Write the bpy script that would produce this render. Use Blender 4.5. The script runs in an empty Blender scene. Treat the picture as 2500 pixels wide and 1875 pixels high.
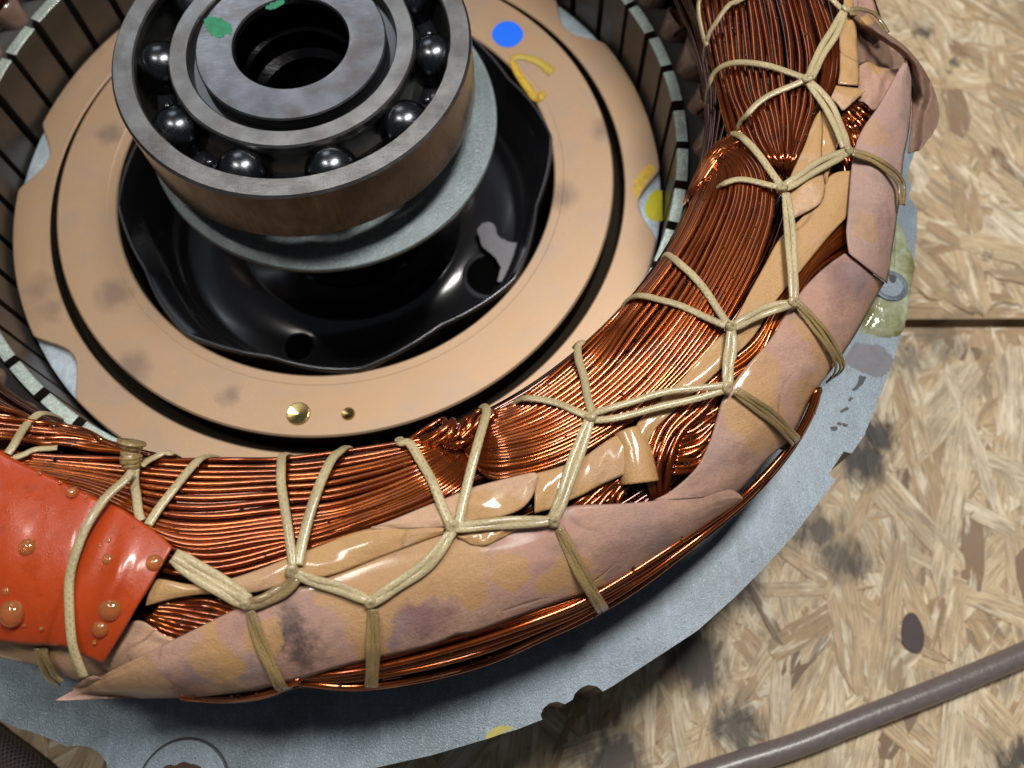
import bpy, math, random
import numpy as np
from mathutils import Matrix, Vector

random.seed(7)
rng = np.random.default_rng(7)
R = math.radians
S = 0.1                      # everything below is in millimetres; 1 Blender unit = 10 mm
scene = bpy.context.scene
C = scene.collection

# ------------------------------------------------------------------ camera
CAM_M = np.array([[0.999099, 0.042447, 0.0], [-0.039497, 0.929669, -0.366273], [-0.015547, 0.365943, 0.930507]])
CAM_F = 2100.077             # focal length in pixels of the 2500 px wide photograph
CAM_P = np.array([48.577, -150.946, 158.828])
cam_d = bpy.data.cameras.new('camera')
cam = bpy.data.objects.new('camera', cam_d)
C.objects.link(cam)
mw = Matrix.Identity(4)
for i in range(3):
    for j in range(3):
        mw[i][j] = CAM_M[i][j]
    mw[i][3] = CAM_P[i] * S
cam.matrix_world = mw
cam_d.sensor_width = 36.0
cam_d.lens = CAM_F / 2500 * 36.0
cam_d.clip_start = 0.1
cam_d.clip_end = 1000
cam_d.dof.use_dof = True
cam_d.dof.focus_distance = 17.6
cam_d.dof.aperture_fstop = 0.165
scene.camera = cam

# ------------------------------------------------------------------ world, lamps, exposure
w = bpy.data.worlds.new('World'); scene.world = w; w.use_nodes = True
bg = w.node_tree.nodes['Background']
bg.inputs['Color'].default_value = (0.55, 0.60, 0.68, 1)
bg.inputs['Strength'].default_value = 0.10

def area(name, loc, target, size, power, col, size_y=None):
    l = bpy.data.lights.new(name, 'AREA'); l.energy = power; l.color = col
    l.shape = 'RECTANGLE'; l.size = size * S; l.size_y = (size_y or size) * S
    o = bpy.data.objects.new(name, l); C.objects.link(o)
    o.location = Vector(loc) * S
    d = Vector(target) - Vector(loc)
    o.rotation_euler = d.to_track_quat('-Z', 'Y').to_euler()
    return o
area('ceiling_lamp', (190, 70, 610), (40, -60, -30), 85, 40000, (1.0, 0.965, 0.92), 230)
area('side_fill', (-200, 600, 520), (30, -20, -30), 260, 5200, (0.85, 0.92, 1.0))  # unseen fill light added from behind, no window known there
area('glint_lamp', (-185, 30, 620), (20, -90, -20), 55, 10500, (1.0, 0.95, 0.88), 170)  # unseen lamp added to draw glints along the left wires
scene.view_settings.view_transform = 'Standard'
scene.view_settings.look = 'None'
scene.view_settings.exposure = 0.0
scene.view_settings.gamma = 1.0

# ------------------------------------------------------------------ pixel <-> place
FR = {'A': (1640, 0), 'B': (1400, 350), 'C': (1250, 850), 'D': (0, 950), 'E': (600, 1050), 'F': (1780, 1335),
      '1': (0, 0), '2': (600, 0), '3': (1200, 0), '4': (0, 450), '5': (200, 750), '6': (900, 600),
      '7': (1600, 500), '8': (1500, 1000), '9': (0, 1335), '0': (700, 1335)}
def fr(k, pts):
    ox, oy = FR[k]
    return [(ox + x / 3.0722, oy + y / 3.0722) for x, y in pts]
def rays(uv):
    uv = np.asarray(uv, float).reshape(-1, 2)
    d = np.stack([(uv[:, 0] - 1250) / CAM_F, -(uv[:, 1] - 937.5) / CAM_F, -np.ones(len(uv))], -1) @ CAM_M.T
    return d
def at(uv, z):
    d = rays(uv); t = (z - CAM_P[2]) / d[:, 2]
    return CAM_P + d * t[:, None]
# the end winding is a ring with this rounded cross-section
WR, WZ, WA, WT, WB, WN = 121.5, -12.0, 23.0, 18.0, 22.0, 2.35
def Fw(P, d):
    r = np.hypot(P[..., 0], P[..., 1]); z = P[..., 2] - WZ
    b = np.where(z > 0, WT, WB) + d
    return (np.abs(r - WR) / (WA + d)) ** WN + (np.abs(z) / b) ** WN - 1
def cast(uv, d=0.0):
    """where the line of sight through each pixel meets the winding's surface, lifted by d mm"""
    dr = rays(uv); n = len(dr)
    d = np.broadcast_to(np.asarray(d, float), (n,))
    t0 = (16 - CAM_P[2]) / dr[:, 2]; t1 = (-36 - CAM_P[2]) / dr[:, 2]
    T = t0[:, None] + (t1 - t0)[:, None] * np.linspace(0, 1, 260)[None]
    P = CAM_P + dr[:, None, :] * T[..., None]
    f = Fw(P, d[:, None])
    neg = f < 0
    hit = neg.any(1)
    k = np.where(hit, np.argmax(neg, 1), np.argmin(f, 1))
    k0 = np.clip(k - 1, 0, 259)
    i = np.arange(n)
    fa, fb = f[i, k0], f[i, k]
    s = np.where(hit & (k > 0), fa / np.maximum(fa - fb, 1e-9), 1.0)
    ta, tb = T[i, k0].copy(), T[i, k].copy()
    for _ in range(16):
        tm_ = (ta + tb) / 2; fm = Fw(CAM_P + dr * tm_[:, None], d)
        inn = fm < 0; tb = np.where(inn, tm_, tb); ta = np.where(inn, ta, tm_)
    t = np.where(hit & (k > 0), (ta + tb) / 2, T[i, k])
    return CAM_P + dr * t[:, None]
def wnormal(P):
    e = 0.05
    g = np.stack([Fw(P + np.eye(3)[k] * e, 0.0) - Fw(P - np.eye(3)[k] * e, 0.0) for k in range(3)], -1)
    return g / np.maximum(np.linalg.norm(g, axis=-1, keepdims=True), 1e-9)
def spline(pts, m):
    """Catmull-Rom through pts, resampled to m points evenly along its length"""
    p = np.asarray(pts, float)
    if len(p) == 2:
        q = p[0] + (p[1] - p[0]) * np.linspace(0, 1, 80)[:, None]
    else:
        P = np.vstack([2 * p[0] - p[1], p, 2 * p[-1] - p[-2]])
        out = []
        for i in range(1, len(P) - 2):
            a, b, c, d_ = P[i - 1], P[i], P[i + 1], P[i + 2]
            t = np.linspace(0, 1, 24, endpoint=False)[:, None]
            out.append(0.5 * (2 * b + (c - a) * t + (2 * a - 5 * b + 4 * c - d_) * t ** 2 + (3 * b - a - 3 * c + d_) * t ** 3))
        out.append(P[-2][None])
        q = np.vstack(out)
    s = np.concatenate([[0], np.cumsum(np.linalg.norm(np.diff(q, axis=0), axis=1))])
    u = np.linspace(0, s[-1], m)
    return np.stack([np.interp(u, s, q[:, k]) for k in range(q.shape[1])], -1)
def lin(pts, m):
    p = np.asarray(pts, float)
    s = np.concatenate([[0], np.cumsum(np.linalg.norm(np.diff(p, axis=0), axis=1))])
    u = np.linspace(0, s[-1], m)
    return np.stack([np.interp(u, s, p[:, k]) for k in range(p.shape[1])], -1)

# ------------------------------------------------------------------ mesh helpers
def mesh_np(name, V, F, mats=None, uv=None, smooth=True, mi=None, attr=None):
    me = bpy.data.meshes.new(name)
    V = np.asarray(V, float) * S
    if isinstance(F, np.ndarray):
        n, k = F.shape
        me.vertices.add(len(V)); me.vertices.foreach_set('co', V.ravel())
        me.loops.add(n * k); me.loops.foreach_set('vertex_index', F.astype(np.int32).ravel())
        me.polygons.add(n); me.polygons.foreach_set('loop_start', np.arange(0, n * k, k, dtype=np.int32))
        me.update(calc_edges=True)
    else:
        me.from_pydata(V.tolist(), [], F); me.update()
    me.polygons.foreach_set('use_smooth', np.full(len(me.polygons), bool(smooth)))
    if smooth == 'auto': me.set_sharp_from_angle(angle=R(13))
    if uv is not None:
        ul = me.uv_layers.new(name='UVMap')
        vi = np.zeros(len(me.loops), np.int32); me.loops.foreach_get('vertex_index', vi)
        ul.data.foreach_set('uv', np.asarray(uv, float)[vi].astype(np.float32).ravel())
    for m in (mats if isinstance(mats, (list, tuple)) else [mats] if mats else []):
        me.materials.append(m)
    if mi is not None:
        me.polygons.foreach_set('material_index', np.asarray(mi, np.int32))
    if attr is not None:
        a = me.attributes.new('tone', 'FLOAT', 'FACE'); a.data.foreach_set('value', np.asarray(attr, np.float32))
    return me
def link(name, me, parent=None, **props):
    o = bpy.data.objects.new(name, me); C.objects.link(o)
    if parent: o.parent = parent
    for k, v in props.items(): o[k] = v
    return o
def empty(name, loc=(0, 0, 0), **props):
    o = bpy.data.objects.new(name, None); C.objects.link(o); o.location = Vector(loc) * S
    o.empty_display_size = 0.5
    for k, v in props.items(): o[k] = v
    return o
def solidify(o, t, off=-1):
    m = o.modifiers.new('thickness', 'SOLIDIFY'); m.thickness = t * S; m.offset = off
    return o

def tube_arrays(P, rx, ry=None, N=None, sides=7, closed=False, cap=True):
    """sweep an ellipse (rx across, ry along N) down the path P"""
    P = np.asarray(P, float); m = len(P)
    ry = rx if ry is None else ry
    rx = np.broadcast_to(rx, (m,)); ry = np.broadcast_to(ry, (m,))
    T = np.gradient(P, axis=0); T /= np.maximum(np.linalg.norm(T, axis=1, keepdims=True), 1e-9)
    if N is None:
        N = np.zeros_like(P); n = np.cross(T[0], [0.3, 0.5, 0.8]); n /= np.linalg.norm(n)
        for i in range(m):
            n = n - T[i] * n.dot(T[i]); n /= max(np.linalg.norm(n), 1e-9); N[i] = n
    else:
        N = N - T * (N * T).sum(1, keepdims=True); N /= np.maximum(np.linalg.norm(N, axis=1, keepdims=True), 1e-9)
    B = np.cross(T, N)
    a = np.linspace(0, 2 * math.pi, sides, endpoint=False)
    V = P[:, None] + B[:, None] * (np.cos(a)[None, :, None] * rx[:, None, None]) + N[:, None] * (np.sin(a)[None, :, None] * ry[:, None, None])
    V = V.reshape(-1, 3)
    i = np.arange(m - 1)[:, None] * sides; j = np.arange(sides)[None]
    j2 = (j + 1) % sides
    F = np.stack([i + j, i + j2, i + sides + j2, i + sides + j], -1).reshape(-1, 4)
    s = np.concatenate([[0], np.cumsum(np.linalg.norm(np.diff(P, axis=0), axis=1))])
    uv = np.stack([np.repeat(s, sides), np.tile(a / (2 * math.pi), m)], -1)
    if cap:
        k = len(V)
        V = np.vstack([V, P[0], P[-1]]); uv = np.vstack([uv, [[0, .5], [s[-1], .5]]])
        jj = np.arange(sides); e = (m - 1) * sides
        F = np.vstack([F, np.stack([jj * 0 + k, (jj + 1) % sides, jj, jj], -1)[:, [0, 1, 2, 2]] * 1, ]) if False else F
        c0 = np.stack([np.full(sides, k), (jj + 1) % sides, jj], -1); c1 = np.stack([np.full(sides, k + 1), e + jj, e + (jj + 1) % sides], -1)
        return V, [tuple(f) for f in F.tolist()] + [tuple(f) for f in c0.tolist()] + [tuple(f) for f in c1.tolist()], uv
    return V, F, uv
def join(parts):
    V, F, U, n = [], [], [], 0
    for v, f, u in parts:
        V.append(v); U.append(u)
        F.append(np.asarray(f) + n); n += len(v)
    return np.vstack(V), np.vstack(F), np.vstack(U)
def lathe(prof, seg=128, a0=0.0, a1=360.0, rfun=None):
    """spin (r,z) pairs about the axis"""
    full = abs(a1 - a0) > 359.9
    th = np.radians(np.linspace(a0, a1, seg, endpoint=not full))
    prof = np.asarray(prof, float); k = len(prof); n = len(th)
    V = np.zeros((n, k, 3))
    r = prof[None, :, 0] * np.ones((n, 1))
    if rfun is not None: r = rfun(r, th[:, None])
    V[..., 0] = r * np.cos(th)[:, None]; V[..., 1] = r * np.sin(th)[:, None]; V[..., 2] = prof[None, :, 1]
    nn = n if full else n - 1
    i = np.arange(nn)[:, None]; j = np.arange(k - 1)[None]; i2 = (i + 1) % n
    F = np.stack([i * k + j, i2 * k + j, i2 * k + j + 1, i * k + j + 1], -1).reshape(-1, 4)
    arc = np.repeat(th[:, None], k, 1) * prof[None, :, 0]
    uv = np.stack([arc.ravel(), np.tile(np.cumsum(np.r_[0, np.hypot(*np.diff(prof, axis=0).T)]), n)], -1)
    return V.reshape(-1, 3), F, uv
def bevel(o, w_, seg=2):
    m = o.modifiers.new('bevel', 'BEVEL'); m.width = w_ * S; m.segments = seg; m.limit_method = 'ANGLE'; m.angle_limit = R(35)
    return o
def sphere(c, rad, seg=20, rings=12, sq=(1, 1, 1), lump=0.0):
    u = np.linspace(0, 2 * math.pi, seg, endpoint=False); v = np.linspace(0.02, math.pi - 0.02, rings)
    X = np.stack([np.outer(np.sin(v), np.cos(u)), np.outer(np.sin(v), np.sin(u)), np.outer(np.cos(v), np.ones(seg))], -1)
    if lump:
        X = X * (1 + lump * (np.sin(3 * X[..., 0:1] + 2 * X[..., 1:2] * 2 + rng.uniform(0, 6)) * 0.5 + np.sin(5 * X[..., 2:3] + rng.uniform(0, 6)) * 0.5))
    V = (X * rad * np.array(sq)).reshape(-1, 3) + np.array(c)
    F = []
    for a in range(rings - 1):
        for b in range(seg):
            F.append((a * seg + b, a * seg + (b + 1) % seg, (a + 1) * seg + (b + 1) % seg, (a + 1) * seg + b)[::-1])
    F.append(tuple(range(seg))[::-1][::-1]); F.append(tuple((rings - 1) * seg + b for b in range(seg))[::-1])
    return V, F

# ------------------------------------------------------------------ materials
def mat(name):
    m = bpy.data.materials.new(name); m.use_nodes = True
    nt = m.node_tree; b = nt.nodes['Principled BSDF']
    return m, nt, b
def nd(nt, t, **kw):
    n = nt.nodes.new(t)
    for k, v in kw.items():
        if k in n.inputs.keys() if hasattr(n.inputs, 'keys') else False: n.inputs[k].default_value = v
        else: setattr(n, k, v)
    return n
def noise(nt, vec, scale, detail=4, rough=0.55, dist=0.0):
    n = nt.nodes.new('ShaderNodeTexNoise'); n.inputs['Scale'].default_value = scale
    n.inputs['Detail'].default_value = detail; n.inputs['Roughness'].default_value = rough; n.inputs['Distortion'].default_value = dist
    nt.links.new(vec, n.inputs['Vector']); return n.outputs['Fac']
def ramp(nt, fac, stops, interp='LINEAR'):
    r = nt.nodes.new('ShaderNodeValToRGB'); r.color_ramp.interpolation = interp
    e = r.color_ramp.elements
    while len(e) < len(stops): e.new(0.5)
    for x, (p_, c) in zip(e, stops):
        x.position = p_; x.color = (*c, 1) if len(c) == 3 else c
    nt.links.new(fac, r.inputs['Fac']); return r.outputs['Color']
def g(v): return (v, v, v)
def mix(nt, fac, a, b, mode='MIX'):
    n = nt.nodes.new('ShaderNodeMix'); n.data_type = 'RGBA'; n.blend_type = mode
    for s, x in ((n.inputs[0], fac), (n.inputs[6], a), (n.inputs[7], b)):
        if isinstance(x, (int, float)): s.default_value = x
        elif isinstance(x, tuple): s.default_value = (*x, 1) if len(x) == 3 else x
        else: nt.links.new(x, s)
    return n.outputs[2]
def math_(nt, op, a, b=None, clamp=False):
    n = nt.nodes.new('ShaderNodeMath'); n.operation = op; n.use_clamp = clamp
    for s, x in ((n.inputs[0], a), (n.inputs[1], b)):
        if x is None: continue
        if isinstance(x, (int, float)): s.default_value = x
        else: nt.links.new(x, s)
    return n.outputs[0]
def bump(nt, b, h, strength=0.3, dist=0.01):
    n = nt.nodes.new('ShaderNodeBump'); n.inputs['Strength'].default_value = strength; n.inputs['Distance'].default_value = dist
    nt.links.new(h, n.inputs['Height']); nt.links.new(n.outputs['Normal'], b.inputs['Normal'])
    return n
def obj_vec(nt): return nt.nodes.new('ShaderNodeTexCoord').outputs['Object']
def pos_vec(nt): return nt.nodes.new('ShaderNodeNewGeometry').outputs['Position']
def uv_vec(nt): return nt.nodes.new('ShaderNodeTexCoord').outputs['UV']
def mapping(nt, vec, scale=(1, 1, 1), rot=(0, 0, 0), loc=(0, 0, 0)):
    n = nt.nodes.new('ShaderNodeMapping'); nt.links.new(vec, n.inputs[0])
    n.inputs['Scale'].default_value = scale; n.inputs['Rotation'].default_value = rot; n.inputs['Location'].default_value = loc
    return n.outputs[0]
def P_(b, **kw):
    names = {'base': 'Base Color', 'metal': 'Metallic', 'rough': 'Roughness', 'coat': 'Coat Weight', 'coatr': 'Coat Roughness',
             'trans': 'Transmission Weight', 'ior': 'IOR', 'spec': 'Specular IOR Level', 'coatt': 'Coat Tint', 'alpha': 'Alpha', 'aniso': 'Anisotropic',
             'sss': 'Subsurface Weight', 'sssr': 'Subsurface Radius', 'ssss': 'Subsurface Scale'}
    for k, v in kw.items():
        b.inputs[names[k]].default_value = (*v, 1) if k in ('base', 'coatt') and len(v) == 3 else v

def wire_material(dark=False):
    m, nt, b = mat('enamelled_copper' if not dark else 'gap_shaded_copper')
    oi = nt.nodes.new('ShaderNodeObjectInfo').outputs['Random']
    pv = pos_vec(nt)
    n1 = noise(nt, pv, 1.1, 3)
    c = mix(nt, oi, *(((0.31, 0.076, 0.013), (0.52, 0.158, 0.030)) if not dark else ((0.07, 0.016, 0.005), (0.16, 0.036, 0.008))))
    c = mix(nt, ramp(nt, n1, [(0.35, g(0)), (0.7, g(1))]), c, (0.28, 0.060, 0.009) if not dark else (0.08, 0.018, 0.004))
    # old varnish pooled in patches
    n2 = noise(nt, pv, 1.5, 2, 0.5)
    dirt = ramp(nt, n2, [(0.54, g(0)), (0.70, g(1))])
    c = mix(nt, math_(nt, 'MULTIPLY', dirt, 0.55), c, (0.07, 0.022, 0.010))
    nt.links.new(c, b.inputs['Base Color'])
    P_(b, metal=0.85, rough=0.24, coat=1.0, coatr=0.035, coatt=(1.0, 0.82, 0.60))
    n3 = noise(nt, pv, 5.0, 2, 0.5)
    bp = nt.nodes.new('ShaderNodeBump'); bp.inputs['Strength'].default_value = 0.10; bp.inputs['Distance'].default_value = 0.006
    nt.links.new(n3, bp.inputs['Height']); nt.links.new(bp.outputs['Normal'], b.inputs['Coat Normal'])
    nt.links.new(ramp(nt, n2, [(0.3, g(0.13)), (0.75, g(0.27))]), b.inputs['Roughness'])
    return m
def cord_material(name, varn):
    m, nt, b = mat(name)
    uv = uv_vec(nt)
    sx = nt.nodes.new('ShaderNodeSeparateXYZ'); nt.links.new(uv, sx.inputs[0])
    u, v = sx.outputs[0], sx.outputs[1]
    # braid: two families of diagonal strands crossing
    u = math_(nt, 'ADD', u, math_(nt, 'MULTIPLY', noise(nt, uv, 0.7, 2), 3.0))
    a = math_(nt, 'SINE', math_(nt, 'ADD', math_(nt, 'MULTIPLY', u, 4.6), math_(nt, 'MULTIPLY', v, 31.42)))
    d = math_(nt, 'SINE', math_(nt, 'SUBTRACT', math_(nt, 'MULTIPLY', u, 4.6), math_(nt, 'MULTIPLY', v, 31.42)))
    h = math_(nt, 'MAXIMUM', a, d)
    fine = noise(nt, mapping(nt, uv, (1.2, 34, 1)), 1.0, 3)
    h2 = math_(nt, 'ADD', h, math_(nt, 'MULTIPLY', fine, 2.6))
    bump(nt, b, h2, 0.32, 0.010)
    pv = pos_vec(nt)
    stain = noise(nt, pv, 0.9, 4)
    c = mix(nt, ramp(nt, h2, [(0.6, g(0)), (0.98, g(1))]), (0.36, 0.285, 0.14) if not varn else (0.20, 0.13, 0.045), (0.56, 0.455, 0.25) if not varn else (0.36, 0.25, 0.10))
    c = mix(nt, ramp(nt, stain, [(0.42, g(0)), (0.62, g(0.75))]), c, (0.36, 0.29, 0.15) if not varn else (0.17, 0.115, 0.05))
    nt.links.new(c, b.inputs['Base Color'])
    P_(b, rough=0.40, coat=0.9 if varn else 0.5, coatr=0.12)
    return m
def paper_material(name, amber=0.45, base=(0.54, 0.325, 0.235), grime=0.5, seed=0.0, marks=()):
    m, nt, b = mat(name)
    pv = pos_vec(nt); off = mapping(nt, pv, loc=(seed, seed * 1.7, seed * 0.3))
    fib = noise(nt, mapping(nt, off, (12, 12, 12)), 1.0, 6, 0.8)
    c = mix(nt, ramp(nt, fib, [(0.3, g(0)), (0.7, g(1))]), tuple(x * 0.70 for x in base), tuple(min(1, x * 1.15) for x in base))
    hue = noise(nt, off, 0.8, 3)
    c = mix(nt, ramp(nt, hue, [(0.35, g(0)), (0.65, g(0.8))]), c, (base[0] * 0.90, base[1] * 0.82, base[2] * 0.88))
    st = noise(nt, off, 0.62, 3, 0.5, 0.5)
    lo = 0.68 - amber * 0.42
    k = ramp(nt, st, [(lo, g(0)), (lo + 0.045, g(0.9))])
    amb = mix(nt, fib, (0.47, 0.255, 0.085), (0.62, 0.365, 0.15))
    for (mx, my, mr, mc, ms) in marks:
        mp = cast([(mx, my)], 1.4)[0] * S
        nn = nt.nodes.new('ShaderNodeTexNoise'); nn.inputs['Scale'].default_value = 3.2; nn.inputs['Detail'].default_value = 5; nn.inputs['Roughness'].default_value = 0.65
        nt.links.new(pv, nn.inputs['Vector'])
        sc = nt.nodes.new('ShaderNodeVectorMath'); sc.operation = 'SCALE'; sc.inputs['Scale'].default_value = 0.55 if mc == 'amber' else 1.1
        nt.links.new(nn.outputs['Color'], sc.inputs[0])
        ad = nt.nodes.new('ShaderNodeVectorMath'); ad.operation = 'ADD'; nt.links.new(sc.outputs[0], ad.inputs[0]); nt.links.new(pv, ad.inputs[1])
        vm = nt.nodes.new('ShaderNodeVectorMath'); vm.operation = 'DISTANCE'; nt.links.new(ad.outputs[0], vm.inputs[0])
        h_ = .27 if mc == 'amber' else .55
        vm.inputs[1].default_value = (mp[0] + h_, mp[1] + h_, mp[2] + h_)
        q_ = math_(nt, 'DIVIDE', vm.outputs['Value'], mr * S)
        if mc == 'amber':
            k = mix(nt, 1.0, k, ramp(nt, q_, [(0.84, g(ms * .85)), (1.05, g(0))]), 'LIGHTEN')
        else:
            col = {'black': (0.045, 0.035, 0.035), 'plum': (0.20, 0.10, 0.105), 'grey': (0.27, 0.20, 0.20)}[mc]
            c = mix(nt, ramp(nt, q_, [(0.25, g(ms)), (1.0, g(0))]), c, col)
    c = mix(nt, k, c, amb)
    gr = noise(nt, off, 1.5, 5, 0.7)
    k2 = ramp(nt, gr, [(0.60 - grime * 0.08, g(0)), (0.78, g(0.75 * grime))])
    c = mix(nt, k2, c, (0.17, 0.105, 0.09))
    sp = noise(nt, off, 22, 2)
    c = mix(nt, ramp(nt, sp, [(0.71, g(0)), (0.76, g(0.6))]), c, (0.07, 0.04, 0.03))
    cr = math_(nt, 'ABSOLUTE', math_(nt, 'SUBTRACT', noise(nt, mapping(nt, off, (1, 1, 1), (0.4, 0.2, 0.7)), 0.30, 1, 0.4, 0.3), 0.5))
    crease = ramp(nt, cr, [(0.0, g(1)), (0.010, g(0))])
    cm = math_(nt, 'MULTIPLY', crease, ramp(nt, noise(nt, off, 0.8, 2), [(.42, g(0)), (.6, g(1))]))
    c = mix(nt, math_(nt, 'MULTIPLY', cm, 0.35), c, (0.17, 0.10, 0.085))
    uvs = nt.nodes.new('ShaderNodeSeparateXYZ'); nt.links.new(uv_vec(nt), uvs.inputs[0])
    ev = math_(nt, 'ABSOLUTE', math_(nt, 'SUBTRACT', uvs.outputs[1], 0.5))
    ev = math_(nt, 'ADD', ev, math_(nt, 'MULTIPLY', fib, 0.012))
    c = mix(nt, ramp(nt, ev, [(0.488, g(0)), (0.503, g(0.75))]), c, (0.16, 0.095, 0.07))
    nt.links.new(c, b.inputs['Base Color'])
    nt.links.new(ramp(nt, k, [(0, g(0.62)), (1, g(0.30))]), b.inputs['Roughness'])
    nt.links.new(ramp(nt, k, [(0, g(0.12)), (1, g(0.85))]), b.inputs['Coat Weight'])
    P_(b, coatr=0.12)
    h = math_(nt, 'ADD', noise(nt, off, 26, 4, 0.7), math_(nt, 'MULTIPLY', noise(nt, off, 2.4, 3), 1.6))
    h = math_(nt, 'SUBTRACT', h, math_(nt, 'MULTIPLY', cm, 0.9))
    bump(nt, b, h, 0.9, 0.022)
    return m
def zinc_material(name, base=(0.215, 0.27, 0.315), specks=True, rough=0.42):
    m, nt, b = mat(name)
    pv = pos_vec(nt)
    vo = nt.nodes.new('ShaderNodeTexVoronoi'); vo.inputs['Scale'].default_value = 9.0; nt.links.new(mapping(nt, pv, (1, 1, 1)), vo.inputs['Vector'])
    sepc = nt.nodes.new('ShaderNodeSeparateColor'); nt.links.new(vo.outputs['Color'], sepc.inputs[0])
    n1 = noise(nt, pv, 14, 5, 0.7); n2 = noise(nt, pv, 0.7, 4, 0.6)
    c = mix(nt, ramp(nt, n1, [(0.3, g(0)), (0.72, g(1))]), tuple(x * 0.74 for x in base), tuple(min(1, x * 1.16) for x in base))
    c = mix(nt, math_(nt, 'MULTIPLY', sepc.outputs[0], 0.22), c, tuple(x * 0.62 for x in base))
    c = mix(nt, ramp(nt, n2, [(0.42, g(0)), (0.68, g(0.7))]), c, (base[0] * 0.55, base[1] * 0.53, base[2] * 0.50))
    c = mix(nt, ramp(nt, noise(nt, mapping(nt, pv, (1, .25, 1), (0, 0, .6)), 5, 5, 0.75), [(0.5, g(0)), (0.75, g(.5))]), c, tuple(min(1, x * 1.5) for x in base))
    hf = noise(nt, pv, 26, 3, 0.8)
    c = mix(nt, ramp(nt, hf, [(0.56, g(0)), (0.66, g(0.6))]), c, tuple(min(1, x * 1.9) for x in base))
    c = mix(nt, ramp(nt, hf, [(0.32, g(0.6)), (0.42, g(0))]), c, tuple(x * .45 for x in base))
    if specks:
        n3 = noise(nt, pv, 9, 3, 0.6)
        c = mix(nt, ramp(nt, n3, [(0.685, g(0)), (0.72, g(0.85))]), c, (0.05, 0.05, 0.055))
    nt.links.new(c, b.inputs['Base Color'])
    nt.links.new(ramp(nt, n1, [(0.2, g(rough - 0.1)), (0.8, g(rough + 0.14))]), b.inputs['Roughness'])
    P_(b, metal=0.35, coat=0.25, coatr=0.3)
    bump(nt, b, math_(nt, 'ADD', n1, hf), 0.6, 0.014)
    return m
def bronze_material():
    m, nt, b = mat('bronze_coated_steel')
    pv = pos_vec(nt)
    n1 = noise(nt, pv, 30, 4, 0.7); n2 = noise(nt, pv, 0.75, 4, 0.55, 0.4); n3 = noise(nt, pv, 0.33, 2)
    c = mix(nt, n1, (0.36, 0.235, 0.145), (0.58, 0.395, 0.255))
    c = mix(nt, ramp(nt, n3, [(0.4, g(0)), (0.65, g(0.6))]), c, (0.47, 0.30, 0.165))
    c = mix(nt, ramp(nt, n2, [(0.50, g(0)), (0.70, g(0.5))]), c, (0.38, 0.285, 0.23))
    c = mix(nt, ramp(nt, noise(nt, pv, 2.6, 5, 0.65), [(0.5, g(0)), (0.75, g(0.35))]), c, (0.42, 0.31, 0.24))
    # fingerprints and smudges where the photograph has them: centre x, y, radius (mm)
    stain = None
    for (x, y, r_) in SMUDGES:
        vm = nt.nodes.new('ShaderNodeVectorMath'); vm.operation = 'DISTANCE'
        dv = nt.nodes.new('ShaderNodeVectorMath'); dv.operation = 'ADD'
        nn = nt.nodes.new('ShaderNodeTexNoise'); nn.inputs['Scale'].default_value = 2.5; nt.links.new(pv, nn.inputs['Vector'])
        sc = nt.nodes.new('ShaderNodeVectorMath'); sc.operation = 'SCALE'; sc.inputs['Scale'].default_value = 0.5
        nt.links.new(nn.outputs['Color'], sc.inputs[0]); nt.links.new(sc.outputs[0], dv.inputs[0]); nt.links.new(pv, dv.inputs[1])
        nt.links.new(dv.outputs[0], vm.inputs[0]); vm.inputs[1].default_value = (x * S + .25, y * S + .25, -5.1 + .25)
        s = ramp(nt, math_(nt, 'DIVIDE', vm.outputs['Value'], r_ * S), [(0.3, g(0.6)), (1.0, g(0))])
        stain = s if stain is None else mix(nt, 1.0, stain, s, 'LIGHTEN')
    c = mix(nt, stain, c, (0.17, 0.12, 0.105))
    nt.links.new(c, b.inputs['Base Color'])
    P_(b, metal=0.4, rough=0.48)
    bump(nt, b, n1, 0.2, 0.008)
    return m
def steel_material(name, col, rough, scratch=0.3, metal=1.0, tint=None):
    m, nt, b = mat(name)
    ov = obj_vec(nt)
    n1 = noise(nt, mapping(nt, ov, (1, 14, 1), (0, 0, R(35))), 3.2, 4, 0.7)
    n1b = noise(nt, mapping(nt, ov, (16, 1, 1), (0, 0, R(-20))), 3.0, 4, 0.7)
    n2 = noise(nt, ov, 1.2, 5, 0.6)
    c = mix(nt, ramp(nt, n2, [(0.35, g(0)), (0.68, g(1))]), tuple(x * 0.68 for x in col), tuple(min(1, x * 1.15) for x in col))
    if tint: c = mix(nt, ramp(nt, noise(nt, ov, 0.9, 5, 0.65), [(0.48, g(0)), (0.66, g(0.7))]), c, tint)
    nt.links.new(c, b.inputs['Base Color'])
    h = math_(nt, 'ADD', n1, n1b)
    nt.links.new(ramp(nt, n1, [(0.3, g(max(0.02, rough - 0.08))), (0.75, g(rough + 0.14))]), b.inputs['Roughness'])
    P_(b, metal=metal)
    if scratch: bump(nt, b, h, scratch, 0.01)
    return m
def plain(name, col, rough=0.5, metal=0.0, coat=0.0, nscale=6.0, var=0.25, bmp=0.0):
    m, nt, b = mat(name)
    n1 = noise(nt, pos_vec(nt), nscale, 4, 0.6)
    c = mix(nt, n1, tuple(x * (1 - var) for x in col), tuple(min(1, x * (1 + var)) for x in col))
    nt.links.new(c, b.inputs['Base Color']); P_(b, rough=rough, metal=metal, coat=coat, coatr=0.1)
    if bmp: bump(nt, b, n1, bmp, 0.02)
    return m

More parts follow.
